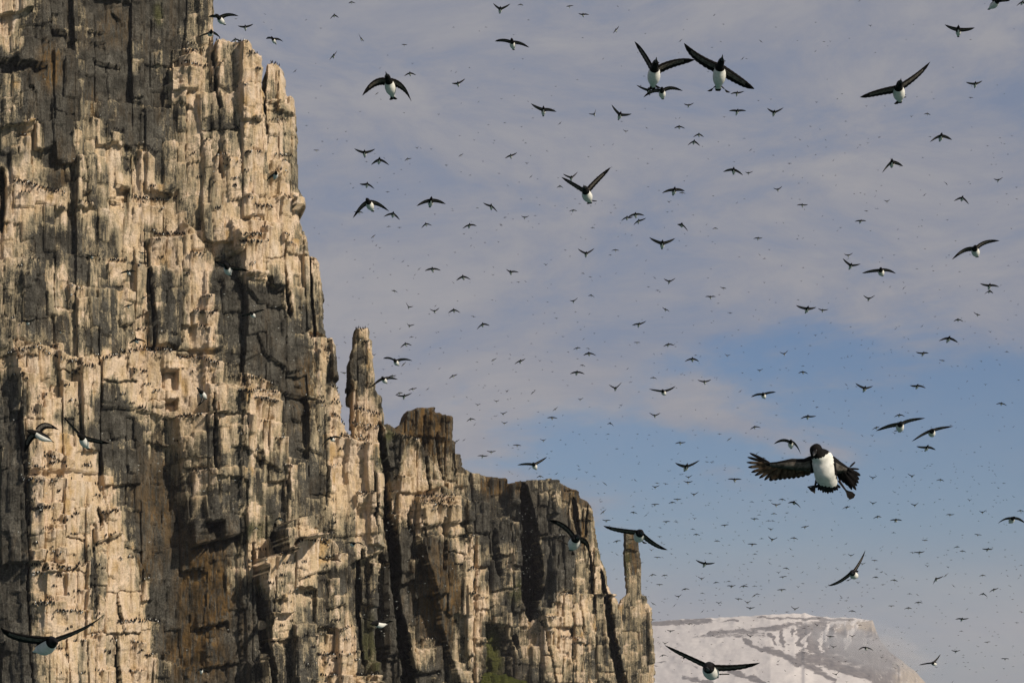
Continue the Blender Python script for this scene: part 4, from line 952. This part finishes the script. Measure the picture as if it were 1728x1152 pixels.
# middle sized birds: x y leftTip rightTip
MID = """
414,46,401,43.5,427.5,41|564,26,557,33,571.5,30|609.6,65.6,605,57,614,70|563,94,556,102,568.6,85.5|692,124,682,129,702,127|615.4,258,598,251,633,251.5
640,270,626,278,657,279|687.7,268,682.7,272,694.7,267|619.4,311,606.4,310,632,319|606,358,597,357,613,359|663.3,361,647.4,366,674.7,371|727,339,703,348,752,344
829,348,815,342,839.4,358|719,378,711,385,729,381|792,380,780.5,386,804.5,381|844,16,832,5,861,7|984,25,976,22.4,994,25.5|1039.5,51,1034.5,57,1044.5,44
773,141,762,140,785,133|917,186,896,175,939,189|1003,193,993,192,1005.5,184|1046,194,1032,177,1066,192|1095,153,1074,144,1097,162|1243.7,157.3,1232.7,158.7,1255.6,154
1162,178,1154,175,1171,173.7|1244,188,1230,187.6,1259,187.6|1306,190,1295,182,1322,182|1617,51,1596,40.5,1644,47.5|1725,4,1715,11,1735,12|1645.5,142,1629.5,139,1658.5,136
862,263,852,267.5,872.5,257.5|964,300,950,293.5,975,290|945,314,939.4,317,951,318|967,355,960,357,974,356|885.5,367,879.5,364,893,364|1137.5,321,1117,326,1156,322
1072.6,362,1060,366,1087.5,364|1058,367,1048,373,1068.6,366|1077.6,372.7,1069,380,1090,368|1150.4,379,1143.4,378,1161,390.7|1117.5,411,1095.5,400.7,1139.4,402
989,428,975,419.6,1003,419|1038.6,422,1032,423,1045,423|1179.5,227,1169.5,232,1188,231.4|1171,239,1160,246,1181.5,246.5|1238,287,1220.4,290,1253.7,296
1263,292,1257.7,290,1270.7,289|1312.6,320,1305,317,1320,314|1354,346,1344.5,346.5,1363.5,345|1279.3,402,1271,403,1287,401|1431.4,431,1424,428,1439,426.6
1435.4,448,1422,436,1452.5,445|1587.6,230,1568.7,240,1607,236|1504.8,274,1488,292,1525,280.5|1684.5,304,1677,301.5,1692.5,299|1623.6,334,1610,339.4,1634.6,345
1452,373,1442,374,1462,373|730,454,716.7,457,744,456.4|781.6,467,769.6,473.5,794.5,472|862,459,854,454,875.4,459.6|665.4,490.5,660,489.5,671.4,494
689.7,518,685,510,697.7,516.5|733.6,525,724.7,521,741.6,519|766,523,756,528.4,777,528|690.7,549.4,686,545,699.7,547|814.5,547,804.5,556,826.5,549.4
684.7,580,675.4,587,695.3,583|681,614.7,677,619,685,610|662,634,654,637,669,633|696.7,656,689,658.6,703.7,653.6|682,668,668,666,695,662.6|674,663,667,667,680,663
581,629,574,627,585.5,628|764.6,634,757.6,639,772,631|832.5,607,829,610,838,604|878,609,868,614.7,887,604.7|967.8,508,961.4,506.5,975,502|997.7,498,992.3,499.5,1003.3,502
1129.5,475,1120,470,1140,469|1122.9,522,1117.5,518,1130,526|1078,547,1066,549,1090.5,541.4|1127.5,581,1119.5,584.7,1138.4,583|974,587,967,590,980,587
994,596,984.3,599.7,1006,600|973.3,628,961.8,631,986.7,631|1038.6,655,1027.6,648.6,1049,644.6|1220.8,486,1215,484,1226,487|1198.8,501,1190,500.5,1208,500.5
1362,521,1343,515,1378.5,518|1388,523.4,1380.5,520,1398,521.5|1168.5,605.5,1155,610,1180,609.7|1323.6,597,1315.6,593.7,1329.6,590.7|1355,627.5,1347,629.7,1363.5,630.7
1188.9,644,1177,640.6,1200,640|1465.9,504,1457,498,1476.4,498|1669.5,482,1654,478,1685.5,484|1669.5,491,1660.5,497,1677,495|1649.5,531,1642.5,526,1655,532
1616.6,539,1609.6,542.4,1625.6,543|1600.6,571,1583.6,575.4,1617,578|1557.7,596,1545,593.7,1568,596|1458.9,655,1443,646,1474,651|1547.7,651,1536,650,1562,654.6
794.3,706.5,787,711.5,803,708.5|931.7,704.5,923,705.3,941,706|1030,713.5,1024.5,716,1035.5,719|814.3,769,805.5,769,824,768|828.9,762,821,760,837,760
872.8,751,865,751,880,752|917,743,910.7,739.8,922,740|911.7,803,905,806,918,806|1105,701,1095.5,696,1114.5,696|1363,702.5,1351,706.5,1377,701.3|1273.6,720,1266,724.5,1283.6,721.5
1147.8,746.6,1139,748.5,1157,745.5|1157.8,787,1139.5,780.8,1180.4,775.8|1160.8,813.5,1153,811,1169,811|1239.7,809,1228,808.5,1251.5,808.5|1309.6,851.5,1301,848,1318,849
1340,847,1330,849,1351,856.6|1517.4,700,1508.8,703.5,1527,702.3|1478.8,721,1470.9,725.5,1485,719.5|1564,754.5,1546,752.4,1579.7,759|1689.9,680.5,1681,682,1698.8,684.3
1023.4,878,1016,876,1031,877.5|1189,950.5,1174,944,1206.6,948.6|1269.6,918,1261,917.5,1278,918|1303,910,1296,904,1312,906|1551.7,931.5,1542,930.5,1561,929.5
1041,912.5,1034,915,1048.5,912|1100.7,969,1094.5,972.5,1108,970.5|1234.4,988.5,1226,988,1242,986.5|1255,988,1247,991,1263,990|1266,1025.5,1258.5,1023,1274,1023.5
1666.7,926,1656.7,925,1676.7,925|1579.5,976,1574.7,986,1592,971|1677,994,1669,999,1686,991|1658.9,1001,1652,1004.5,1666,1006.5|1623,1043.8,1612,1044.5,1635,1042
1549.6,1015.7,1543,1017.5,1557,1017|1401,1073.3,1393.5,1071,1409,1072.3|1613,1098.2,1605,1096,1621,1096|1319,994.7,1311,995.5,1327,994.5|1512,876.8,1502,878,1522,878
1341.6,1027,1335,1023,1349,1023|1154,1109.8,1148,1109.5,1161,1109.2|1118,1104.8,1112,1108.5,1125,1105.5|1131.5,1064,1125,1062,1139,1062|1379,1054.5,1374,1049.5,1383,1050
1358.5,888.5,1351,890,1366,886|1480.8,871.2,1473,875,1488,872.5|1511.4,877,1501,878,1522,877.5|1429,855,1421,858.5,1436,854|216.6,458.5,202,462,231,458.5
46.6,543,36,540,62,537|102,559.5,94,555,110,561|230.6,573,216.6,580,248,577.6|240.5,427,233,424,248,425|155,432,143,428,164,433|67.7,858,59,861,76,856
472.6,874,462,879,484,880|432,890,425,896,438,893|216.6,516,207,520,225,512|243,502,237,506,248,498|397,67,389,73,407,70|1105.5,821.5,1100,819.5,1113,818|1142.9,842,1136,841,1150,841
"""
for e in MID.replace('\n', '|').split('|'):
    if not e.strip(): continue
    x, y, lx, ly, rx, ry = map(float, e.split(','))
    sp2 = math.hypot(rx - lx, ry - ly); hb = sp2 * 0.13; lean = random.uniform(-.1, .14) * sp2
    bird(x, y, (lx - x, ly - y), (rx - x, ry - y), (-lean * .5, -hb * 1.1), (lean * .6, hb * 1.6))
# small birds: x y span kind   (a arch, v raised, f flat, d diagonal, u other diagonal)
SMALL = """
593,4,12,a|682,76,10,f|498,120,9,u|636,158,9,u|534,254,10,f|704,250,8,v|778,262,10,u|753,279,7,f|596,317,6,u|656,382,9,a|674,384,8,f|630,399,10,u|635,414,6,u
845,380,7,d|783,395,6,v|599,438,4,f|654,324,8,f|680,441,7,u|879,8,10,a|961,11,12,f|945,208,9,u|880,214,4,f|1056,222,10,v|938,146,4,f|1222,198,6,v|1091,216,7,d|1146,214,18,a
1284,70,9,d|1148,69,9,u|1205,26,6,u|1089,57,4,f|1253,99,9,u|1378,173,6,v|1195,121,4,f|1469,44,8,v|1450,2,6,u|1638,165,9,f|1565,192,12,a|1538,197,7,v|1638,67,5,f
889,276,8,v|896,298,8,u|923,255,6,d|883,237,4,u|1151,325,11,a|1129,341,9,v|852,367,7,f|846,379,7,d|1000,384,9,a|1030,430,7,a|1075,414,6,u|921,447,9,v|1127,421,5,f|954,422,5,f
1267,253,8,u|1239,273,4,f|1350,236,6,d|1363,247,5,d|1305,262,5,a|1332,276,8,f|1207,385,10,a|1355,402,5,u|1282,430,6,d|1290,436,7,a|1570,231,6,f|1597,310,9,d|1635,307,5,u
1560,329,9,u|1497,340,11,v|1459,328,4,f|1462,356,8,f|1515,387,5,u|1716,336,5,f|1561,420,4,f|1483,232,4,f|707,454,8,u|765,477,6,d|832,464,6,v|735,516,6,u|799,534,9,f|694,568,9,a
659,559,5,d|633,569,5,f|625,581,6,f|631,599,9,v|722,656,9,u|861,598,6,d|860,605,5,f|806,588,4,d|805,611,5,f|741,622,5,u|736,561,5,d|778,558,5,d|647,623,5,f|855,660,8,v
911,609,6,v|984,461,8,a|996,467,7,a|887,475,6,d|875,476,7,f|939,537,7,f|1105,469,8,d|1110,490,8,f|1094,484,6,f|1075,578,11,f|993,588,8,f|983,616,10,a|1103,637,12,a|899,662,10,u
1059,622,7,u|959,594,5,f|985,572,6,u|932,627,5,f|1078,661,4,f|1389,467,5,d|1347,506,5,f|1232,528,9,f|1376,566,7,v|1387,562,5,u|1367,583,6,f|1342,588,4,f|1174,599,7,a|1227,600,10,v
1282,625,11,v|1355,617,7,a|1249,660,9,u|1428,649,7,d|1470,641,5,f|1502,484,6,u|1525,486,9,u|1575,457,5,f|1573,449,5,u|1494,534,5,u|1556,550,8,u|1578,534,5,f|1511,555,6,u|1671,560,7,v
1590,608,10,f|1699,593,9,a|1472,580,5,d|1468,603,5,u|1663,649,7,v|1719,641,6,f|788,670,6,d|806,683,10,v|838,677,10,v|856,660,8,u|849,698,13,v|851,714,12,v|801,716,7,u|937,690,11,u
979,674,10,v|1048,684,8,v|771,744,12,u|783,742,8,u|946,742,5,f|894,790,9,u|907,772,6,d|939,799,9,u|976,786,8,d|977,792,7,f|990,797,7,v|973,807,7,u|1003,803,7,a|1021,816,10,d|1026,732,8,a
1041,757,7,f|1072,810,8,d|1018,863,13,u|1069,864,13,a|1069,854,8,a|1090,869,9,u|1014,846,7,f|1357,744,7,v|1230,741,10,u|1214,732,8,f|1193,779,8,f|1201,780,8,f|1162,805,13,v
1148,800,6,a|1109,815,9,f|1123,816,10,f|1072,810,6,d|1211,815,5,f|1171,834,14,v|1134,847,13,a|1105,851,14,f|1172,875,9,v|1269,846,9,a|1300,844,8,f|1320,842,13,a|1306,866,11,a
1328,865,8,f|1281,868,8,a|1273,875,14,f|1297,878,10,a|1304,878,10,a|1277,765,10,u|1289,772,9,a|1247,790,4,f|1324,820,5,u|1532,696,5,a|1548,694,6,u|1455,735,6,d|1472,735,8,v|1510,731,9,v
1710,720,6,u|1692,704,4,f|1473,806,14,v|1539,803,14,v|1507,805,6,u|1587,809,14,a|1694,815,7,f|1510,830,6,a|1473,849,13,v|1544,852,15,v|1636,844,10,v|1603,868,14,f|1658,864,13,v
1722,861,13,a|1586,842,6,f|1577,847,6,u|1652,816,5,d|1124,880,13,f|1141,880,9,f|1223,886,14,f|1169,892,10,a|1175,901,12,a|1210,912,11,a|1285,908,9,a|1113,905,9,f|1114,890,7,f
1099,928,10,v|1041,935,8,d|1109,940,11,f|1160,934,7,d|1198,933,9,a|1133,934,6,f|1274,934,10,a|1268,948,7,f|1082,949,9,f|1121,970,11,a|1184,976,13,v|1208,982,11,a|1113,986,12,f
1156,993,14,a|1185,1000,10,a|1145,1006,13,v|1230,980,10,a|1273,988,9,a|1273,1004,12,u|1279,1002,9,f|1246,1010,13,f|1261,1016,12,v|1213,1017,11,v|1138,1021,9,u|1102,1018,11,d
1185,1031,9,u|1102,1045,9,f|1301,893,11,v|1340,907,14,a|1334,926,8,d|1428,917,8,u|1436,937,12,v|1476,945,11,f|1508,898,9,a|1561,911,11,f|1540,932,10,f|1565,955,10,v|1596,970,11,u
1455,951,11,v|1448,983,10,v|1394,990,6,v|1509,978,14,a|1495,968,8,d|1487,965,7,f|1478,973,12,a|1480,959,7,a|1490,986,9,f|1299,950,9,d|1327,958,12,a|1314,966,10,v|1354,965,8,u
1321,973,13,f|1355,984,7,f|1347,990,8,v|1328,1032,9,f|1419,1006,8,d|1428,1013,7,f|1438,1030,13,a|1504,1022,11,f|1533,1025,14,a|1535,1001,10,a|1548,1003,8,d|1413,960,7,d|1316,954,6,a
1650,902,12,f|1615,922,11,a|1624,929,11,a|1696,927,5,f|1696,939,5,f|1600,928,5,f|1723,953,8,a|1600,957,7,v|1605,944,6,a|1658,970,12,a|1700,971,6,d|1609,988,9,d|1632,1027,7,u
1683,1032,5,f|1724,1032,9,f|1163,1052,13,f|1101,1045,10,f|1203,1072,10,a|1266,1073,12,v|1122,1085,11,v|1107,1123,9,f|1357,1101,8,v|1364,1056,6,f|1382,1042,7,a|1357,1059,8,a
1331,1087,7,f|1313,1115,9,u|1325,1131,6,d|1438,1073,12,v|1406,1091,12,v|1411,1137,13,v|1427,1115,8,f|1622,1064,9,a|1575,1076,5,f|1666,1083,11,f|1696,1111,13,f|1602,1089,6,a
1451,1054,9,a|1716,1050,8,f|1488,1109,8,v|1629,1124,5,f|1660,1126,6,d|1682,1147,8,u|1607,1150,7,u|1546,1132,8,u|1429,1150,6,v|475,1052,6,f|1361,1137,7,d|1297,1149,6,a
"""
singles = []
for e in SMALL.replace('\n', '|').split('|'):
    if not e.strip(): continue
    x, y, sp2, k = e.split(','); singles.append((float(x), float(y), float(sp2), k))
singles.sort(key=lambda t: -t[2])
SHAPE = dict(a=((-.5, .16), (.5, .16)), v=((-.48, -.26), (.48, -.28)), f=((-.52, -.03), (.52, .0)), d=((-.42, -.34), (.40, .30)), u=((-.42, .34), (.42, -.36)))
NMAX = 296
stuff = []
for x, y, sp2, k in singles:
    (a0, a1), (b0, b1) = SHAPE[k]; r1, r2 = random.uniform(-.08, .08), random.uniform(-.08, .08)
    l = ((a0 + r1) * sp2, (a1 + r2) * sp2); r = ((b0 + r1) * sp2, (b1 - r2) * sp2)
    if len(BIRDS) < NMAX and sp2 >= 7: bird(x, y, l, r, (-.02 * sp2, -.14 * sp2), (.03 * sp2, .20 * sp2))
    else: stuff.append((x, y, l, r))

# the rest of the flock: one mass of tiny far birds, thicker low on the right
M_FAR = feather('far_plumage', (0.03, 0.028, 0.026), (0.07, 0.065, 0.06), 20)  # dark plumage lightened, the softening of distance put into the colour
VS, FS = [], []; nb = 0
def tiny(x, y, l, r, D):
    global nb
    s = D / FPX; c = at_d(x, y, D)
    H = off(0, -0.10 * abs(r[0] - l[0]) - .4, -.12, D); T = off(0.2, 0.14 * abs(r[0] - l[0]) + .5, .15, D)
    A = nrm(H - T); V = nrm(-U_ * .5 - F_); V = nrm(V - (V @ A) * A); Wd = np.cross(A, V)
    v = [H] + [H + (T - H) * .45 + Wd * math.sin(k * 1.5708) * .05 + V * math.cos(k * 1.5708) * .05 for k in range(4)] + [T]
    f = [(0, 1, 2), (0, 2, 3), (0, 3, 4), (0, 4, 1), (5, 2, 1), (5, 3, 2), (5, 4, 3), (5, 1, 4)]
    mi = [1 if random.random() < .25 else 0] * 0
    for q_, sg in ((l, -1), (r, 1)):
        b = len(v); tip = off(q_[0], q_[1], .05, D); m_ = off(q_[0] * .45, q_[1] * .45 - abs(q_[0]) * .12, 0, D); rt = H * .5
        v += [rt, rt - A * .10, m_, m_ - A * .085, tip, m_ + V * .008]
        f += [(b, b + 1, b + 3, b + 2), (b + 2, b + 3, b + 4), (b, b + 2, b + 5), (b + 1, b + 5, b + 3), (b, b + 5, b + 1), (b + 2, b + 4, b + 5), (b + 3, b + 5, b + 4)]
    base = len(VS); VS.extend([tuple(c + p) for p in v]); FS.extend([tuple(base + i for i in g_) for g_ in f]); nb += 1
for x, y, l, r in stuff:
    tiny(x, y, l, r, depth_cap(x, y, 0.66 * FPX / max(math.hypot(r[0] - l[0], r[1] - l[1]), 2.5)) if math.hypot(r[0] - l[0], r[1] - l[1]) > 4.5 else random.uniform(500, 650))
rr = random.Random(5)
def skyline(x): return np.interp(x, [366, 440, 510, 530, 560, 580, 640, 700, 760, 800, 860, 960, 1010, 1040, 1100, 1728], [40, 90, 240, 420, 560, 650, 700, 690, 740, 795, 810, 815, 850, 1000, 1140, 1152])
n = 0
while n < 1450:
    x = rr.uniform(380, 1728); y = 1140 * rr.random() ** 0.72
    if y > skyline(x) - 4: continue
    w = 0.25 + 0.75 * (y / 1140) ** 1.4 * (0.5 + 0.5 * (x - 380) / 1350)
    if y > 780 and x > 1000: w = 1.0
    if rr.random() > w: continue
    sp2 = rr.uniform(2.6, 5.6); k = rr.choice('aavffdu'); (a0, a1), (b0, b1) = SHAPE[k]
    tiny(x, y, (a0 * sp2, a1 * sp2), (b0 * sp2, b1 * sp2), rr.uniform(430, 760)); n += 1
me = bpy.data.meshes.new('distant_flock'); me.from_pydata(VS, [], FS); me.materials.append(M_FAR); me.update()
tag(link('distant_flock', me), 'hundreds of tiny far guillemots filling the sky', kind='stuff')
# pale birds drifting in front of the dark clefts and walls
VS, FS = [], []
for k in range(150):
    reg = rr.choice([(868, 900, 850, 1000), (868, 900, 850, 1000), (230, 400, 740, 1100), (630, 700, 760, 1140), (560, 790, 850, 1140), (0, 560, 60, 1100), (380, 540, 480, 700), (20, 200, 700, 1100)])
    x, y = rr.uniform(reg[0], reg[1]), rr.uniform(reg[2], reg[3]); D = depth_cap(x, y, 480) - rr.uniform(5, 40); sp2 = 0.30 * FPX / D * rr.uniform(.7, 1.2)
    tiny(x, y, (-.5 * sp2, rr.uniform(-.3, .3) * sp2), (.5 * sp2, rr.uniform(-.3, .3) * sp2), D)
me = bpy.data.meshes.new('cliff_flock'); me.from_pydata(VS, [], FS); me.materials.append(M_WHITE); me.update()
tag(link('cliff_flock', me), 'pale specks of birds circling before the dark clefts', kind='stuff')

# ------------------------------------------------------------------ perched birds
def perched():
    prof = [(0, .028, 0), (.10, .075, 0), (.20, .085, .01), (.29, .06, .01), (.34, .038, .015), (.39, .036, .02), (.425, .014, .03)]
    ns = 6; bv = []; bf = []; bm = []
    for z, r, f in prof:
        for k in range(ns): bv.append((math.sin(2 * math.pi * k / ns) * r, -math.cos(2 * math.pi * k / ns) * r * 1.1 - f, z))
    for j in range(len(prof) - 1):
        for k in range(ns):
            bf.append((j * ns + k, j * ns + (k + 1) % ns, (j + 1) * ns + (k + 1) % ns, (j + 1) * ns + k)); bm.append(1 if (k == 0 and j in (1, 2)) else 0)
    bv += [(0, -.045, .385), (.012, -.045, .395), (-.012, -.045, .395), (0, -.12, .395)]; b = len(bv) - 4; bf += [(b, b + 1, b + 3, b + 3), (b, b + 3, b + 2, b + 2), (b + 1, b + 2, b + 3, b + 3)]; bm += [0, 0, 0]
    bv = np.array(bv); bf4 = np.array(bf); bm = np.array(bm)
    pos = []
    def place(x, y, scale_y=0):
        for dy in range(0, 14):
            xi, yi = int((x + 100) / 2), int((y + dy) / 2)
            if 0 <= xi < RW and 0 <= yi < RH and ras_y[yi, xi] < 1e8: pos.append(ras_p[yi, xi].copy()); return
    for pts in LEDGES:
        seg = sum(math.hypot(b[0] - a[0], b[1] - a[1]) for a, b in zip(pts[:-1], pts[1:])); x0, x1 = pts[0][0], pts[-1][0]
        far = 0.62 if x0 > 780 else 1.0
        for row in range(2 if seg > 30 else 1):
            x = x0
            while x < x1:
                if rr.random() < 0.74: place(x, line_y(pts, x) + rr.uniform(-.8, .8) - row * 2.4)
                x += rr.uniform(1.5, 3.6) * far
    # small groups on the pale block tops
    n_ = 0
    while n_ < 330:
        reg = rr.choice([(30, 250, 780, 1140), (200, 520, 180, 700), (20, 300, 420, 800), (400, 620, 560, 760), (540, 780, 830, 1140), (780, 1090, 880, 1140), (420, 600, 900, 1140)])
        x, y = rr.uniform(reg[0], reg[1]), rr.uniform(reg[2], reg[3])
        if pale(np.array([x]), np.array([y]))[0] < 0.48: continue
        n_ += 1
        for k in range(rr.randint(1, 5)): place(x + k * rr.uniform(1.6, 3.2), y + rr.uniform(-.8, .8))
    pos_ = np.array(pos); m_ = len(pos_); V = []; 
    for p in pos_:
        a = rr.choice([0, 3.14]) + rr.gauss(0, .9); s = rr.uniform(.72, .98); ca, sa = math.cos(a), math.sin(a)
        tlt = rr.uniform(-.15, .15)
        v = bv * s; w = np.stack([v[:, 0] * ca - v[:, 1] * sa + v[:, 2] * tlt, v[:, 0] * sa + v[:, 1] * ca, v[:, 2]], 1)
        V.append(w + p + DIR * 0.22 + np.array([0, 0, -.06]))
    V = np.concatenate(V); vs = [tuple(v) for v in V]; fs = []
    for i in range(m_):
        b = i * len(bv)
        for f in bf4: 
            g_ = [int(b + k) for k in f]; fs.append(tuple(g_[:3]) if g_[2] == g_[3] else tuple(g_))
    me = bpy.data.meshes.new('perched_colony'); me.from_pydata(vs, [], fs); me.materials.append(M_DARK); me.materials.append(M_WHITE)
    me.polygons.foreach_set('material_index', np.concatenate([bm * (rr.random() < 0.4) for _ in range(m_)])); me.update()
    tag(link('perched_colony', me), 'rows of guillemots standing on the narrow ledges of the cliffs', kind='stuff')
    return m_
NP = perched()

# ------------------------------------------------------------------ labels of the smaller birds: each told by the landmark it is nearest to
LM = [(1390, 790, 'hovering bird'), (657, 143, 'big bowed upper left bird'), (1160, 125, 'upper pair of big birds'), (1516, 152, 'tilted upper right bird'), (990, 323, 'V winged mid sky bird'),
      (624, 345, 'drooping bird by the cliff'), (1645, 421, 'big bird at right edge'), (607, 560, 'thin spire'), (715, 690, 'brown flat topped tower'),
      (1066, 900, 'thin rock pinnacle'), (1340, 1040, 'snowy mountain top'), (470, 100, 'square cliff column'), (864, 72, 'level winged top bird'), (1519, 716, 'glider in the blue patch'),
      (1438, 967, 'steeply banking bird'), (1707, 874, 'sickle winged right bird'), (1198, 1127, 'big bird before the snow'), (910, 810, 'farther cliff rim'), (1485, 456, 'evenly spread right glider'),
      (1118, 660, 'white bellied cloud edge bird'), (1573, 1116, 'low white bellied right bird'), (668, 609, 'arched bird by the spire'),
      (88, 1086, 'biggest bird before the cliff'), (65, 731, 'white breasted left bird'), (425, 529, 'tilted bird before grey slab')]
def way(dx, dy):
    a = (math.degrees(math.atan2(-dy, dx)) + 360) % 360
    return ['right of', 'above and right of', 'above', 'above and left of', 'left of', 'below and left of', 'below', 'below and right of'][int((a + 22.5) // 45) % 8]
cells = {}
for rec in BIRDS:
    if rec[3].get('label'): continue
    x, y = rec[0], rec[1]
    c = [(math.hypot(x - lx, y - ly), lx, ly, nm) for lx, ly, nm in LM]
    c = [t for t in c if t[0] > 4]; d_, lx, ly, nm = min(c)
    cells.setdefault((nm, way(x - lx, y - ly)), []).append((d_, rec))
ORD = ['nearest', 'second', 'third', 'fourth', 'fifth', 'sixth', 'seventh', 'eighth', 'ninth', 'tenth', 'eleventh', 'twelfth', 'thirteenth', 'fourteenth', 'fifteenth', 'sixteenth', 'seventeenth', 'eighteenth', 'nineteenth', 'twentieth'] + ['%dth' % k for k in range(21, 60)]
for (nm, wy_), lst in cells.items():
    lst.sort(key=lambda t: t[0])
    for i, (d_, rec) in enumerate(lst):
        l, r = rec[4], rec[5]; u = (l[1] + r[1]) / rec[2]
        pose = 'wings raised' if u < -.14 else ('wings drooped' if u > .12 else 'wings level')
        if abs(l[1] - r[1]) > .35 * rec[2]: pose = 'banking'
        size = 'small' if rec[2] >= 17 else 'tiny'
        rec[3]['label'] = f"{size} guillemot, {pose}, {ORD[min(i, len(ORD) - 1)]} {wy_} the {nm}"
print('birds', len(BIRDS), 'perched', NP, 'tris', sum(len(o.data.polygons) * 2 for o in SC.objects if o.type == 'MESH'), 'cells', max(len(v) for v in cells.values()))
